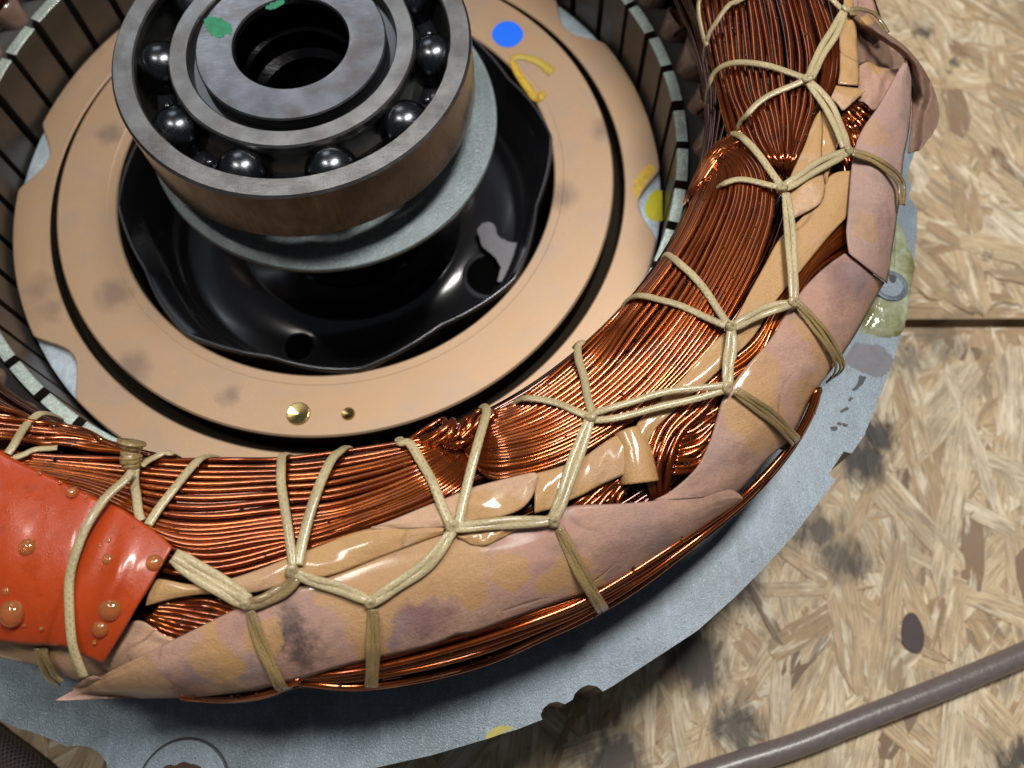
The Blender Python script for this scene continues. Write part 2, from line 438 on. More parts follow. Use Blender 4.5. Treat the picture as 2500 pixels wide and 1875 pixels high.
def px_xy(uv, z): q = at([uv], z)[0]; return float(q[0]), float(q[1])
SMUDGES = [(*px_xy((278, 719), -51), 6.5), (*px_xy((95, 705), -54), 7), (*px_xy((115, 762), -54), 6), (*px_xy((560, 965), -51), 4),
           (*px_xy((318, 900), -51), 7), (*px_xy((1480, 330), -54), 6), (*px_xy((1370, 480), -51), 6), (*px_xy((268, 325), -51), 5)]
M_wire = wire_material()
M_wired = wire_material(True)  # dark copy: shade in the gaps between wires painted into the copper
M_cord = cord_material('waxed_cord', False)
M_cordv = cord_material('varnished_cord', True)
M_pink = paper_material('pink_paper', 0.30, seed=3.1, grime=0.8)
P1M = [(905, 1530, 4.4, 'amber', .9), (912, 1600, 3.6, 'amber', .9), (645, 1560, 4.0, 'amber', .8), (520, 1600, 4.5, 'amber', .8), (1090, 1395, 5.0, 'amber', .9), (1130, 1370, 5, 'amber', .9),
       (1150, 1440, 3.2, 'amber', .9), (1245, 1395, 4.0, 'amber', .9), (1400, 1390, 3.5, 'amber', .9), (1440, 1450, 4.5, 'amber', .9), (1340, 1420, 3.0, 'amber', .9), (900, 1425, 8, 'amber', .9), (1010, 1380, 7, 'amber', .9), (810, 1425, 4, 'amber', .9),
       (300, 1660, 9, 'amber', .6), (720, 1555, 4.5, 'black', .9), (742, 1605, 4.5, 'black', .75), (705, 1500, 3.5, 'black', .6), (990, 1500, 6.5, 'plum', .7), (1060, 1510, 5.5, 'plum', .7), (950, 1540, 5, 'grey', .7),
       (495, 1640, 5, 'grey', .8), (440, 1680, 5, 'plum', .6), (620, 1640, 5, 'grey', .7), (1560, 1290, 6, 'grey', .5), (1500, 1350, 6, 'plum', .35), (1620, 1320, 5, 'grey', .6), (760, 1480, 5, 'grey', .3), (1300, 1480, 5, 'grey', .3)]
P2M = [(1850, 960, 4.5, 'amber', .9), (1815, 1000, 4.5, 'amber', .9), (1870, 1040, 6, 'amber', .7), (1975, 800, 3.6, 'amber', .8), (2010, 850, 4.0, 'amber', .8), (2035, 900, 4.5, 'amber', .8), (1845, 905, 5.5, 'amber', .75), (2060, 660, 6, 'plum', .75),
       (2100, 690, 6, 'grey', .8), (2040, 720, 5, 'plum', .45), (1750, 1110, 5, 'grey', .5), (1820, 1120, 5, 'plum', .4), (1700, 1180, 5, 'plum', .35), (1980, 960, 5, 'amber', .7)]
P4M = [(2150, 540, 4.5, 'plum', .5), (2200, 300, 4, 'grey', .6), (2130, 330, 4, 'amber', .5), (2110, 560, 3.5, 'amber', .5), (2190, 600, 4, 'amber', .45), (2170, 440, 5, 'grey', .4), (2215, 180, 4, 'grey', .6)]
M_pink2 = paper_material('pink_paper_stained', 0.10, seed=8.3, grime=0.8, marks=P1M)
M_pinkb = paper_material('pink_paper_banded', 0.12, seed=4.4, grime=0.8, marks=P2M)
M_pink3 = paper_material('grey_pink_paper', 0.08, marks=P4M, base=(0.50, 0.33, 0.265), seed=12.0, grime=0.8)
M_tan = paper_material('tan_paper', 0.75, base=(0.60, 0.375, 0.20), seed=5.2, grime=0.25)
M_tan2 = paper_material('light_tan_paper', 0.45, base=(0.66, 0.43, 0.26), seed=15.7, grime=0.2)
M_brownp = paper_material('brown_paper', 0.15, base=(0.24, 0.14, 0.09), seed=21.0, grime=0.9)
M_zinc = zinc_material('zinc_coated_steel')
M_zinc2 = zinc_material('zinc_washer', base=(0.22, 0.27, 0.28), specks=False, rough=0.36)
M_tooth = zinc_material('varnished_tooth_tip', base=(0.50, 0.60, 0.55), specks=False, rough=0.22)
M_bronze = bronze_material()
M_lam = plain('lamination_side', (0.085, 0.075, 0.066), 0.40, 0.5, 0.1, 3.0, 0.35)
M_black = plain('black_paint', (0.012, 0.012, 0.014), 0.16, 0.0, 0.6, 4.0, 0.3)
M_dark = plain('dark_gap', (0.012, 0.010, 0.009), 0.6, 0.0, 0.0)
M_ring = steel_material('ground_steel', (0.38, 0.37, 0.36), 0.33, 0.45, tint=(0.24, 0.21, 0.185))
M_side = steel_material('polished_shaded_side', (0.085, 0.075, 0.07), 0.18, 0.02)  # smooth outer side of the bearing; its shade is in the darker colour
M_race = steel_material('race_steel', (0.17, 0.16, 0.155), 0.16, 0.0)
M_ball = steel_material('oiled_ball_steel', (0.12, 0.125, 0.135), 0.22, 0.0)
M_shaft = steel_material('oily_shaft_steel', (0.27, 0.27, 0.285), 0.32, 0.05, tint=(0.17, 0.135, 0.12))
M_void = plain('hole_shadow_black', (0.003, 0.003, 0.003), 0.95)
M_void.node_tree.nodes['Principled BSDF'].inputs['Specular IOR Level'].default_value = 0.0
M_bore = steel_material('oily_bore', (0.05, 0.047, 0.05), 0.10, 0.0)
M_cage = plain('pressed_cage_steel', (0.035, 0.037, 0.045), 0.18, 0.7, 0.5)
M_lip = plain('painted_lip_edge', (0.10, 0.105, 0.12), 0.22, 0.7, 0.6)
M_brass = plain('drilled_brass', (0.72, 0.55, 0.24), 0.22, 1.0)
M_shade = plain('shade_dark_side', (0.022, 0.016, 0.010), 0.85, 0.0)  # shade of the groove and hole walls, put into the colour
M_shade.node_tree.nodes['Principled BSDF'].inputs['Specular IOR Level'].default_value = 0.12
M_core = plain('varnished_core', (0.020, 0.008, 0.005), 0.25, 0.0, 0.8)
M_blue = plain('blue_sticker', (0.0, 0.15, 0.95), 0.5, 0, 0, 8, 0.06)
M_yel = plain('yellow_paint', (0.58, 0.37, 0.04), 0.5, 0, 0.1, 7, 0.55)
M_yelg = plain('yellow_green_paint', (0.60, 0.55, 0.01), 0.45, 0, 0.1, 9, 0.2)
M_green = plain('green_paint', (0.010, 0.20, 0.085), 0.45, 0, 0.1, 7, 0.7)

# ================================================================== WORKBENCH (two boards of pressed wood strands)
ZB = -110.0
def osb_material():
    m, nt, b = mat('pressed_wood_strands')
    at_ = nt.nodes.new('ShaderNodeAttribute'); at_.attribute_name = 'tone'
    uv = uv_vec(nt); pv = pos_vec(nt)
    grain = noise(nt, mapping(nt, uv, (0.12, 1.6, 1)), 1.0, 5, 0.65)
    c = ramp(nt, at_.outputs['Fac'], [(0.0, (0.15, 0.105, 0.07)), (0.06, (0.34, 0.215, 0.125)), (0.2, (0.44, 0.29, 0.155)), (0.45, (0.64, 0.46, 0.265)),
                                      (0.7, (0.80, 0.62, 0.38)), (0.88, (0.92, 0.80, 0.58)), (1.0, (0.55, 0.40, 0.20))])
    c = mix(nt, ramp(nt, grain, [(0.33, g(0.8)), (0.6, g(0))]), c, (0.27, 0.175, 0.10))
    st1 = noise(nt, mapping(nt, uv, (0.05, 0.32, 1)), 1.0, 4, 0.6)
    c = mix(nt, ramp(nt, st1, [(0.54, g(0)), (0.64, g(0.65))]), c, (0.25, 0.205, 0.15))
    st2 = noise(nt, mapping(nt, uv, (0.06, 0.36, 1), loc=(9, 4, 0)), 1.0, 4, 0.6)
    c = mix(nt, ramp(nt, st2, [(0.55, g(0)), (0.64, g(0.75))]), c, (0.95, 0.86, 0.66))
    st3 = noise(nt, pv, 0.45, 4, 0.65)
    c = mix(nt, ramp(nt, st3, [(0.5, g(0)), (0.72, g(0.6))]), c, (0.30, 0.24, 0.165))
    blot = None
    for (x, y, rx_, dk) in BLOTS:
        vm = nt.nodes.new('ShaderNodeVectorMath'); vm.operation = 'DISTANCE'
        nn = nt.nodes.new('ShaderNodeTexNoise'); nn.inputs['Scale'].default_value = 1.3; nn.inputs['Detail'].default_value = 6; nn.inputs['Roughness'].default_value = 0.7
        nt.links.new(mapping(nt, pv, (1.6, 0.6, 1)), nn.inputs['Vector'])
        sc = nt.nodes.new('ShaderNodeVectorMath'); sc.operation = 'SCALE'; sc.inputs['Scale'].default_value = 2.2
        nt.links.new(nn.outputs['Color'], sc.inputs[0])
        ad = nt.nodes.new('ShaderNodeVectorMath'); ad.operation = 'ADD'; nt.links.new(sc.outputs[0], ad.inputs[0]); nt.links.new(pv, ad.inputs[1])
        nt.links.new(ad.outputs[0], vm.inputs[0]); vm.inputs[1].default_value = (x * S + 1.1, y * S + 1.1, ZB * S + 1.1)
        s = ramp(nt, math_(nt, 'DIVIDE', vm.outputs['Value'], rx_ * S), [(0.45, g(dk)), (1.08, g(0))])
        blot = s if blot is None else mix(nt, 1.0, blot, s, 'LIGHTEN')
    c = mix(nt, blot, c, (0.04, 0.037, 0.035))
    sp = noise(nt, mapping(nt, pv, (1.2, 0.7, 1)), 3.2, 5, 0.7)
    c = mix(nt, ramp(nt, sp, [(0.60, g(0)), (0.74, g(0.7))]), c, (0.12, 0.095, 0.075))
    nt.links.new(c, b.inputs['Base Color']); P_(b, rough=0.62, coat=0.1, coatr=0.35)
    bump(nt, b, grain, 0.5, 0.03)
    return m
BLOTS = [(*px_xy((2110, 1130), ZB), 11, 0.95), (*px_xy((2130, 1060), ZB), 8, 0.95), (*px_xy((1990, 1300), ZB), 10, 0.85), (*px_xy((2060, 1370), ZB), 9, 0.8),
         (*px_xy((1790, 1430), ZB), 10, 0.8), (*px_xy((1700, 1620), ZB), 12, 0.9), (*px_xy((1800, 1780), ZB), 10, 0.85), (*px_xy((2260, 75), ZB), 5, 0.85),
         (*px_xy((2335, 152), ZB), 4, 0.8), (*px_xy((2480, 1850), ZB), 7, 0.85), (*px_xy((2400, 620), ZB), 3, 0.5), (*px_xy((2215, 880), ZB), 9, 0.5),
         (*px_xy((2300, 830), ZB), 10, 0.45), (*px_xy((1500, 1860), ZB), 12, 0.9)]
M_osb = osb_material()
g0, g1 = at([(1900, 788)], ZB)[0], at([(2560, 786)], ZB)[0]
gd = (g1 - g0)[:2]; gd /= np.linalg.norm(gd); gn = np.array([-gd[1], gd[0]])     # gap direction and its normal (towards the upper board)
def strand(cx, cy, ang, L, W, z, t=0.25):
    # a splintered chip: 10-sided outline, slightly cupped
    xs = [-.5, -.38, -.2, .15, .36, .5, .42, .12, -.22, -.44]
    ys = [0.05, .42, .5, .46, .38, -.06, -.36, -.5, -.44, -.36]
    top = []
    for x, y in zip(xs, ys):
        x += rng.uniform(-.05, .05); y += rng.uniform(-.08, .08)
        top.append((x * L, y * W))
    top = np.array(top)
    ca, sa = math.cos(ang), math.sin(ang)
    XY = np.stack([cx + top[:, 0] * ca - top[:, 1] * sa, cy + top[:, 0] * sa + top[:, 1] * ca], -1)
    zt = z + rng.uniform(-.1, .1, 10)
    V = np.vstack([np.c_[XY, zt], np.c_[XY, np.full(10, z - t - 0.3)]])
    off = rng.uniform(0, 300, 2)
    U = np.vstack([top + off, top + off])
    return V, U
def build_board(upper):
    sgn = 1 if upper else -1
    slab = []
    o = g0[:2] + gn * (1.7 * sgn)
    far = 420.0
    pts = [o - gd * 560, o + gd * 420, o + gd * 420 + gn * sgn * far, o - gd * 560 + gn * sgn * far]
    if not upper: pts = pts[::-1]
    zt = ZB - 0.9
    V = [(*q, zt) for q in pts] + [(*q, zt - 15) for q in pts]
    F = [(0, 1, 2, 3), (7, 6, 5, 4)] + [(k, k + 4, (k + 1) % 4 + 4, (k + 1) % 4) for k in range(4)]
    me = mesh_np('board', V, F, M_osb, uv=[(v[0], v[1]) for v in V], smooth=False, attr=[0.3] * 6)
    root = link('workbench_board', me, kind='structure',
                label='upper pressed strand board behind the dark joint' if upper else 'lower pressed strand board carrying the brown cables')
    def inside(x, y, m): return sgn * ((x - o[0]) * gn[0] + (y - o[1]) * gn[1]) > m
    tops = 150 if upper else 150
    def region():
        if upper: return rng.uniform(140, 330), rng.uniform(-60, 210)
        return rng.choice([0, 1], p=[.15, .85]), None
    # loose carpet of strands (one part), then the largest on top as strands of their own
    Vs, Fs, Us, Ts, n = [], [], [], [], 0
    base_ang = R(118) if upper else R(80)
    def put(k_single):
        nonlocal n
        if upper: x, y = rng.uniform(120, 340), rng.uniform(-70, 230)
        else:
            if rng.random() < .14: x, y = rng.uniform(-150, -60), rng.uniform(-200, -90)
            else: x, y = rng.uniform(0, 290), rng.uniform(-215, 0)
        if math.hypot(x, y) < 125: return False
        L = rng.uniform(14, 42) if rng.random() < .7 else rng.uniform(35, 75) * (1.15 if upper else 1); Wd = rng.uniform(2.2, 8.5) * (1.5 if L > 38 else 1) * (1.25 if upper else 1)
        a = base_ang + rng.normal(0, .42) if rng.random() < .75 else rng.uniform(0, math.pi)
        ex = abs(math.cos(a) * gn[0] + math.sin(a) * gn[1]) * L / 2 + abs(-math.sin(a) * gn[0] + math.cos(a) * gn[1]) * Wd / 2
        if not inside(x, y, ex + .3): return False
        z = ZB + (rng.uniform(.05, .45) if k_single else rng.uniform(-.75, -.05))
        V, U = strand(x, y, a, L, Wd, z)
        tone = float(np.clip(rng.beta(1.5, 1.25), 0, 1)) if rng.random() > .04 or L > 34 else rng.uniform(0, .1)
        if L > 34: tone = .3 + .6 * tone
        F = [tuple(range(10))] + [(k, k + 10, (k + 1) % 10 + 10, (k + 1) % 10) for k in range(10)]
        if k_single:
            me = mesh_np('strand', V, F, M_osb, uv=U, smooth=False, attr=[tone] * 11)
            link('wood_strand', me, root)
        else:
            Vs.append(V); Us.append(U); Ts.extend([tone] * 11)
            Fs.extend([tuple(i + n for i in f) for f in F]); n += 20
        return True
    c = 0
    while c < 3600: c += put(False)
    me = mesh_np('strands', np.vstack(Vs), Fs, M_osb, uv=np.vstack(Us), smooth=False, attr=Ts)
    link('wood_strand_layer', me, root, kind='stuff')
    c = 0
    while c < 290: c += put(True)
    return root
board_up = build_board(True)
board_lo = build_board(False)
# the smooth dark oval knot in the lower board
c0 = at([(2226, 1547)], ZB)[0]
V = []
for k in range(28):
    a = 2 * math.pi * k / 28; rr_ = 1 + .10 * math.cos(2 * a + .5) - .05 * math.sin(3 * a)
    x, y = 3.1 * math.cos(a) * rr_, 6.4 * math.sin(a) * rr_
    V.append((c0[0] + x * .97 + y * .22, c0[1] - x * .22 + y * .97, ZB + .75))
V += [(v[0], v[1], ZB - .6) for v in V]
link('knot', mesh_np('knot', V, [tuple(range(28))] + [(k, k + 28, (k + 1) % 28 + 28, (k + 1) % 28) for k in range(28)], plain('knot_wood', (0.065, 0.042, 0.046), 0.5), smooth=False), board_lo)

# ================================================================== CABLES
def cable(name, px, z, rad, m_, label):
    P = at(spline(px, 90), z)
    V, F, uv = tube_arrays(P, rad, sides=28)
    o = link(name, mesh_np(name, V, F, m_, uv=uv), label=label, category='cable', group='brown cables on the bench')
    return o
m, nt, b = mat('brown_rubber_sheath')
uvn = uv_vec(nt); nn = noise(nt, mapping(nt, uvn, (0.5, 14, 1)), 1.0, 3); spk = noise(nt, pos_vec(nt), 9.0, 3)
c = mix(nt, nn, (0.13, 0.10, 0.095), (0.24, 0.20, 0.195))
nt.links.new(c, b.inputs['Base Color']); P_(b, rough=0.34, coat=0.3, coatr=0.2)
bump(nt, b, spk, 0.5, 0.03)
M_cable = m
m, nt, b = mat('braided_brown_sleeve')
uvn = uv_vec(nt); sx = nt.nodes.new('ShaderNodeSeparateXYZ'); nt.links.new(uvn, sx.inputs[0])
a_ = math_(nt, 'SINE', math_(nt, 'ADD', math_(nt, 'MULTIPLY', sx.outputs[0], 4.2), math_(nt, 'MULTIPLY', sx.outputs[1], 100.53)))
d_ = math_(nt, 'SINE', math_(nt, 'SUBTRACT', math_(nt, 'MULTIPLY', sx.outputs[0], 4.2), math_(nt, 'MULTIPLY', sx.outputs[1], 100.53)))
h_ = math_(nt, 'MAXIMUM', a_, d_)
nt.links.new(mix(nt, ramp(nt, h_, [(0, g(0)), (1, g(1))]), (0.06, 0.042, 0.038), (0.21, 0.165, 0.155)), b.inputs['Base Color'])
bump(nt, b, h_, 0.8, 0.05); P_(b, rough=0.5)
M_braid = m
cable('power_cable', [(1600, 1935), (1700, 1898), (1790, 1868), (1943, 1820), (2105, 1756), (2268, 1693), (2398, 1640), (2500, 1597), (2640, 1535)], ZB + 3.9, 3.35, M_cable,
      'smooth brown cable running across the lower right of the strand board')
cable('power_cable', [(-120, 1720), (-60, 1775), (0, 1823), (60, 1868), (130, 1930)], ZB + 4.6, 4.2, M_braid,
      'braided brown cable end in the lower left corner below the grey plate')

# ================================================================== STATOR CORE
ZP = -35.7
stator = empty('stator_core', (0, 0, ZB), label='grey zinc-coated steel stator ring holding the copper winding', category='stator')
stator_off = Vector((0, 0, -ZB * S))
def spart(name, me, **kw):
    o = link(name, me, stator, **kw); o.location = stator_off; return o
edge_px = ([(2240, 340), (2229, 384), (2216, 420), (2219, 440), (2226, 456), (2218, 478), (2232, 495), (2240, 510), (2238, 581), (2231, 637), (2227, 682), (2215, 754), (2202, 812), (2186, 865), (2166, 923),
            (2153, 956), (2135, 1000), (2109, 1065), (2079, 1107), (2060, 1102), (2024, 1156), (2040, 1172), (1988, 1241), (1939, 1306), (1858, 1394), (1793, 1459),
            (1702, 1540), (1620, 1594), (1560, 1633), (1494, 1676), (1472, 1688), (1458, 1676), (1436, 1672), (1418, 1679), (1403, 1694), (1398, 1708), (1380, 1719), (1360, 1713), (1342, 1716), (1327, 1729), (1320, 1745), (1324, 1757), (1259, 1782), (1200, 1799), (1188, 1804), (1058, 1843), (928, 1872), (860, 1889),
            (700, 1925), (520, 1945), (380, 1935), (265, 1905), (266, 1888), (260, 1862), (244, 1840), (221, 1825), (195, 1820), (163, 1823), (140, 1812), (114, 1800), (78, 1786), (42, 1778), (0, 1758), (-40, 1738)])
E2 = at(edge_px, ZP)[:, :2]
ang = np.unwrap(np.arctan2(E2[:, 1], E2[:, 0]))
rest = [(159.2 * math.cos(a), 159.2 * math.sin(a)) for a in np.linspace(ang[-1], ang[0] - 2 * math.pi, 90)[1:-1]]
outer = np.vstack([E2, np.array(rest)])
n = len(outer)
# inner circle matched by angle so quads between are clean
ia = np.arctan2(outer[:, 1], outer[:, 0])
inner = np.stack([101.0 * np.cos(ia), 101.0 * np.sin(ia)], -1)
V = np.vstack([np.c_[outer, np.full(n, ZP)], np.c_[inner, np.full(n, ZP)], np.c_[outer, np.full(n, ZB + 0.6)], np.c_[inner, np.full(n, ZB + 0.6)]])
F, mi = [], []
for k in range(n):
    k2 = (k + 1) % n
    F.append((k, k + n, k2 + n, k2)[::-1][::-1]); mi.append(0)
    F.append((k, k2, k2 + 2 * n, k + 2 * n)); mi.append(1)
    F.append((k + n, k + 3 * n, k2 + 3 * n, k2 + n)); mi.append(1)
o = spart('core_plate', mesh_np('core_plate', V, F, [M_zinc, M_lam], smooth=False, mi=mi))
# make sure the top faces look up
me = o.data
import bmesh
bm = bmesh.new(); bm.from_mesh(me); bmesh.ops.recalc_face_normals(bm, faces=bm.faces); bm.to_mesh(me); bm.free()

# 48 teeth around the bore
PITCH = 7.5; T0 = -0.75
def tooth_mesh():
    a = R(PITCH / 2 * 0.80); V = []; F = []; seg = 6
    zt = ZP + 1.7
    for (r_, z) in ((96.0, zt - .25), (96.25, zt), (99.0, zt), (99.3, zt - 1.5)):
        for k in range(seg + 1):
            t = -a + 2 * a * k / seg; V.append((r_ * math.cos(t), r_ * math.sin(t), z))
    for k in range(seg + 1):
        t = -a + 2 * a * k / seg; V.append((96.0 * math.cos(t), 96.0 * math.sin(t), ZB + 1))
    for k in range(seg + 1):
        t = -a + 2 * a * k / seg; V.append((99.3 * math.cos(t), 99.3 * math.sin(t), ZB + 1))
    s = seg + 1; mi = []
    for row, m_ in ((0, 0), (1, 0), (2, 0)):
        for k in range(seg):
            F.append((row * s + k, row * s + s + k, row * s + s + k + 1, row * s + k + 1)); mi.append(m_)
    for k in range(seg):
        F.append((k, k + 1, 4 * s + k + 1, 4 * s + k)); mi.append(1)
    F.append((0, 4 * s, 5 * s, 3 * s, 2 * s, s)); mi.append(1)
    F.append((seg, s + seg, 2 * s + seg, 3 * s + seg, 5 * s + seg, 4 * s + seg)); mi.append(1)
    return mesh_np('tooth', V, F, [M_tooth, M_lam], smooth=False, mi=mi)
tm = tooth_mesh()
for k in range(48):
    o = spart('tooth', tm); o.rotation_euler = (0, 0, R(T0 + PITCH * k + rng.uniform(-.25, .25)))
    o.location = stator_off + Vector((0, 0, rng.uniform(-.3, .2) * S))
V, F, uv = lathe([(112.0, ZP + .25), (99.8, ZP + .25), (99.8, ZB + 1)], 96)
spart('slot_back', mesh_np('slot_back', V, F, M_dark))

# translucent slot liners: a curled cuff of film standing up in every slot
m, nt, b = mat('amber_film')
pv = pos_vec(nt); n1 = noise(nt, pv, 1.6, 3)
nt.links.new(mix(nt, n1, (0.50, 0.30, 0.20), (0.62, 0.45, 0.37)), b.inputs['Base Color'])
P_(b, rough=0.16, trans=0.45, coat=1.0, coatr=0.04, alpha=0.62); bump(nt, b, noise(nt, pv, 4.0, 3), 0.5, 0.05)
M_film = m
vis = [k for k in range(48) if not (-118 < ((T0 + PITCH * (k + .5) + 180) % 360 - 180) < -28)]
for k in vis:
    th = R(T0 + PITCH * (k + .5)); hgt = rng.uniform(6, 11); w_ = rng.uniform(4.0, 5.2)
    V = []; nu, nv = 9, 5
    for j in range(nv):
        v = j / (nv - 1)
        for i in range(nu):
            u = i / (nu - 1) * 2 - 1
            rad = 100.0 + 5.5 * abs(u) ** 1.6 + v * 2.2 * (1 - abs(u)) + v * .8
            lat = w_ * math.sin(u * 1.5) * (1 + .12 * v * rng.uniform(-1, 1)) * (1.0 + v * .25)
            z = ZP - 1 + v * hgt * (1 - .25 * u * u)
            V.append((rad * math.cos(th) - lat * math.sin(th), rad * math.sin(th) + lat * math.cos(th), z))
    F = [(j * nu + i, j * nu + i + 1, (j + 1) * nu + i + 1, (j + 1) * nu + i) for j in range(nv - 1) for i in range(nu - 1)]
    solidify(spart('slot_liner', mesh_np('slot_liner', V, F, M_film)), 0.2)

def decal(px, z, m_, name, parent, up=0.06, loc=None, jit=0.0, kw=None):
    """thin paint or sticker with its own outline lying on a flat face"""
    P = at(px, z)
    n_ = len(P); cen = P[:, :2].mean(0)
    if jit: P[:, :2] += rng.uniform(-jit, jit, (n_, 2))
    V = [(x, y, z + up) for x, y in P[:, :2]] + [(x, y, z - .02) for x, y in P[:, :2]]
    F = [tuple(range(n_))] + [(k, k + n_, (k + 1) % n_ + n_, (k + 1) % n_) for k in range(n_)]
    me = mesh_np(name, V, F, m_, smooth=False)
    bm = bmesh.new(); bm.from_mesh(me); bmesh.ops.recalc_face_normals(bm, faces=bm.faces); bmesh.ops.triangulate(bm, faces=[f for f in bm.faces if len(f.verts) > 4]); bm.to_mesh(me); bm.free()
    o = link(name, me, parent)
    if loc is not None: o.location = loc
    if kw:
        for k_, v_ in kw.items(): o[k_] = v_
    return o
def wob(px, m_=60, amp=2.0):
    q = spline(list(px) + [px[0]], m_)[:-1]
    return q + rng.normal(0, amp, q.shape)
M_bare = plain('bare_grey_primer', (0.16, 0.155, 0.18), 0.5, 0.1, 0, 8, .3)
M_ink = plain('black_ink', (0.03, 0.03, 0.035), 0.5)
decal(wob(fr('7', [(1500, 1030), (1600, 1050), (1700, 1060), (1770, 1140), (1785, 1180), (1740, 1270), (1660, 1290), (1560, 1260), (1480, 1220), (1420, 1170), (1450, 1100)]), 70, 1.3), ZP, M_bare, 'bare_patch', stator, .05, stator_off)
for q in ([(1530, 1280), (1580, 1290), (1560, 1340), (1530, 1370), (1490, 1400), (1475, 1385), (1510, 1350)], [(1465, 1440), (1485, 1450), (1455, 1475), (1445, 1465)],
          [(1435, 1515), (1450, 1530), (1400, 1560), (1385, 1548)], [(1370, 1625), (1400, 1640), (1390, 1655), (1360, 1650)]):
    decal(wob(fr('7', q), 24, .8), ZP, M_ink, 'ink_mark', stator, .05, stator_off)
for q in ([(1620, 130), (1670, 125), (1665, 155), (1630, 160)], [(1710, 100), (1750, 110), (1745, 130), (1715, 125)]):
    decal(wob(fr('8', q), 20, .8), ZP, M_ink, 'ink_mark', stator, .05, stator_off)
decal(fr('0', [(1490, 1445), (1500, 1400), (1540, 1365), (1600, 1340), (1660, 1340), (1710, 1358), (1640, 1392), (1560, 1422)]), ZP, plain('olive_yellow_paint', (0.42, 0.36, 0.08), 0.45), 'paint_mark', stator, .05, stator_off)
# pooled varnish around the rivet at the right
m, nt, b = mat('greenish_varnish')
pv = pos_vec(nt); n1 = noise(nt, pv, 2.2, 4)
nt.links.new(mix(nt, ramp(nt, n1, [(0.35, g(0)), (0.65, g(1))]), (0.20, 0.19, 0.07), (0.48, 0.52, 0.36)), b.inputs['Base Color']); P_(b, rough=0.12, coat=1.0, coatr=0.05)
bump(nt, b, noise(nt, pv, 3.0, 3), 0.5, 0.08)
M_varn = m
px = wob(fr('7', [(1800, 90), (1860, 200), (1910, 330), (1945, 450), (1930, 600), (1900, 760), (1870, 900), (1820, 980), (1720, 1000), (1600, 975), (1540, 940), (1580, 820), (1640, 700), (1700, 560), (1740, 400), (1770, 240)]), 90, 1.5)
P = at(px, ZP); cen = P.mean(0)
rings = [(1.0, 0.0), (.94, .55), (.8, 1.0), (.55, 1.25), (.25, 1.3)]
V = [(*(cen[:2] + (q[:2] - cen[:2]) * s_), ZP + h_) for s_, h_ in rings for q in P] + [(cen[0], cen[1], ZP + 1.3)]
n = len(P); F = [(r_ * n + k, r_ * n + (k + 1) % n, (r_ + 1) * n + (k + 1) % n, (r_ + 1) * n + k) for r_ in range(4) for k in range(n)] + [(4 * n + k, 4 * n + (k + 1) % n, 5 * n) for k in range(n)]
me = mesh_np('varnish_pool', V, F, M_varn); bm = bmesh.new(); bm.from_mesh(me); bmesh.ops.recalc_face_normals(bm, faces=bm.faces); bm.to_mesh(me); bm.free()
spart('varnish_pool', me)
def spin_at(name, prof, c, m_, parent, loc, seg=48, **kw):
    V, F, uv = lathe(prof, seg); V = V + np.array([c[0], c[1], 0])
    o = link(name, mesh_np(name, V, F, m_, uv=uv, smooth='auto'), parent); o.location = loc
    for k_, v_ in kw.items(): o[k_] = v_
    return o
c = at(fr('7', [(1770, 600)]), ZP + 2)[0]
rv = spin_at('rivet', [(0.0, ZP + 1.5), (2.0, ZP + 1.5), (3.0, ZP + 1.5), (3.7, ZP + 1.9), (4.2, ZP + 1.7), (4.5, ZP + .9), (4.6, ZP)], c, M_zinc, stator, stator_off)
decal(wob(fr('7', [(1745, 520), (1790, 515), (1808, 545), (1800, 580), (1760, 570)]), 24, .8), ZP + 1.55, M_ink, 'ink_mark', stator, .05, stator_off)
c = at([(446, 1925)], ZP)[0]
spin_at('bolt_recess', [(0, ZP + .06), (3.6, ZP + .06), (4.0, ZP + .35), (8.8, ZP + .35), (9.2, ZP + .3), (9.4, ZP - .3)], c, M_zinc, stator, stator_off)
spin_at('recess_line', [(9.35, ZP + .02), (9.4, ZP + .10), (9.8, ZP + .10), (9.85, ZP + .02)], c, M_ink, stator, stator_off, seg=72)
decal(wob([(390, 1878), (420, 1866), (455, 1862), (490, 1872), (505, 1905), (440, 1925), (385, 1905)], 40, 2), ZP + .3, plain('rusty_oil', (0.06, 0.03, 0.02), 0.25, 0, .5), 'oil_stain', stator, .12, stator_off)

# ================================================================== ROTOR
rotor = empty('rotor', (0, 0, ZB), label='bronze-coloured rotor with dark cup and steel shaft in the stator bore', category='rotor')
ro = Vector((0, 0, -ZB * S))
def rpart(name, me, **kw):
    o = link(name, me, rotor, **kw); o.location = ro; return o
ZG, ZI = -54.2, -51.1
def notch(r, th):
    deg = np.degrees(th)
    d = (deg - 37 + 22.5) % 45 - 22.5
    x = np.clip(np.abs(d) / 7.4, 0, 1)
    dip = 6.4 * (np.cos(x * math.pi) * .5 + .5) ** 0.62
    k = np.clip((r - 86) / 8.0, 0, 1)
    return r - dip * k
V, F, uv = lathe([(84.15, ZG - .3), (84.5, ZG), (86, ZG), (89, ZG), (92, ZG), (94.4, ZG), (94.75, ZG - .3), (94.75, ZG - 2.2)], 720, rfun=notch)
rpart('outer_ring_plate', mesh_np('outer_ring_plate', V, F, M_bronze, smooth='auto'), label='scalloped bronze outer ring')
V, F, uv = lathe([(63.5, ZI - .5), (63.9, ZI - .1), (66.2, ZI - .1), (66.4, ZI), (80.2, ZI), (80.7, ZI - .4)], 240)
rpart('inner_plate', mesh_np('inner_plate', V, F, M_bronze, smooth='auto'), label='raised bronze inner ring')
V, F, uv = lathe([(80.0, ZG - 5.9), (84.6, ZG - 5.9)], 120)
rpart('groove_floor', mesh_np('groove_floor', V, F, M_shade))
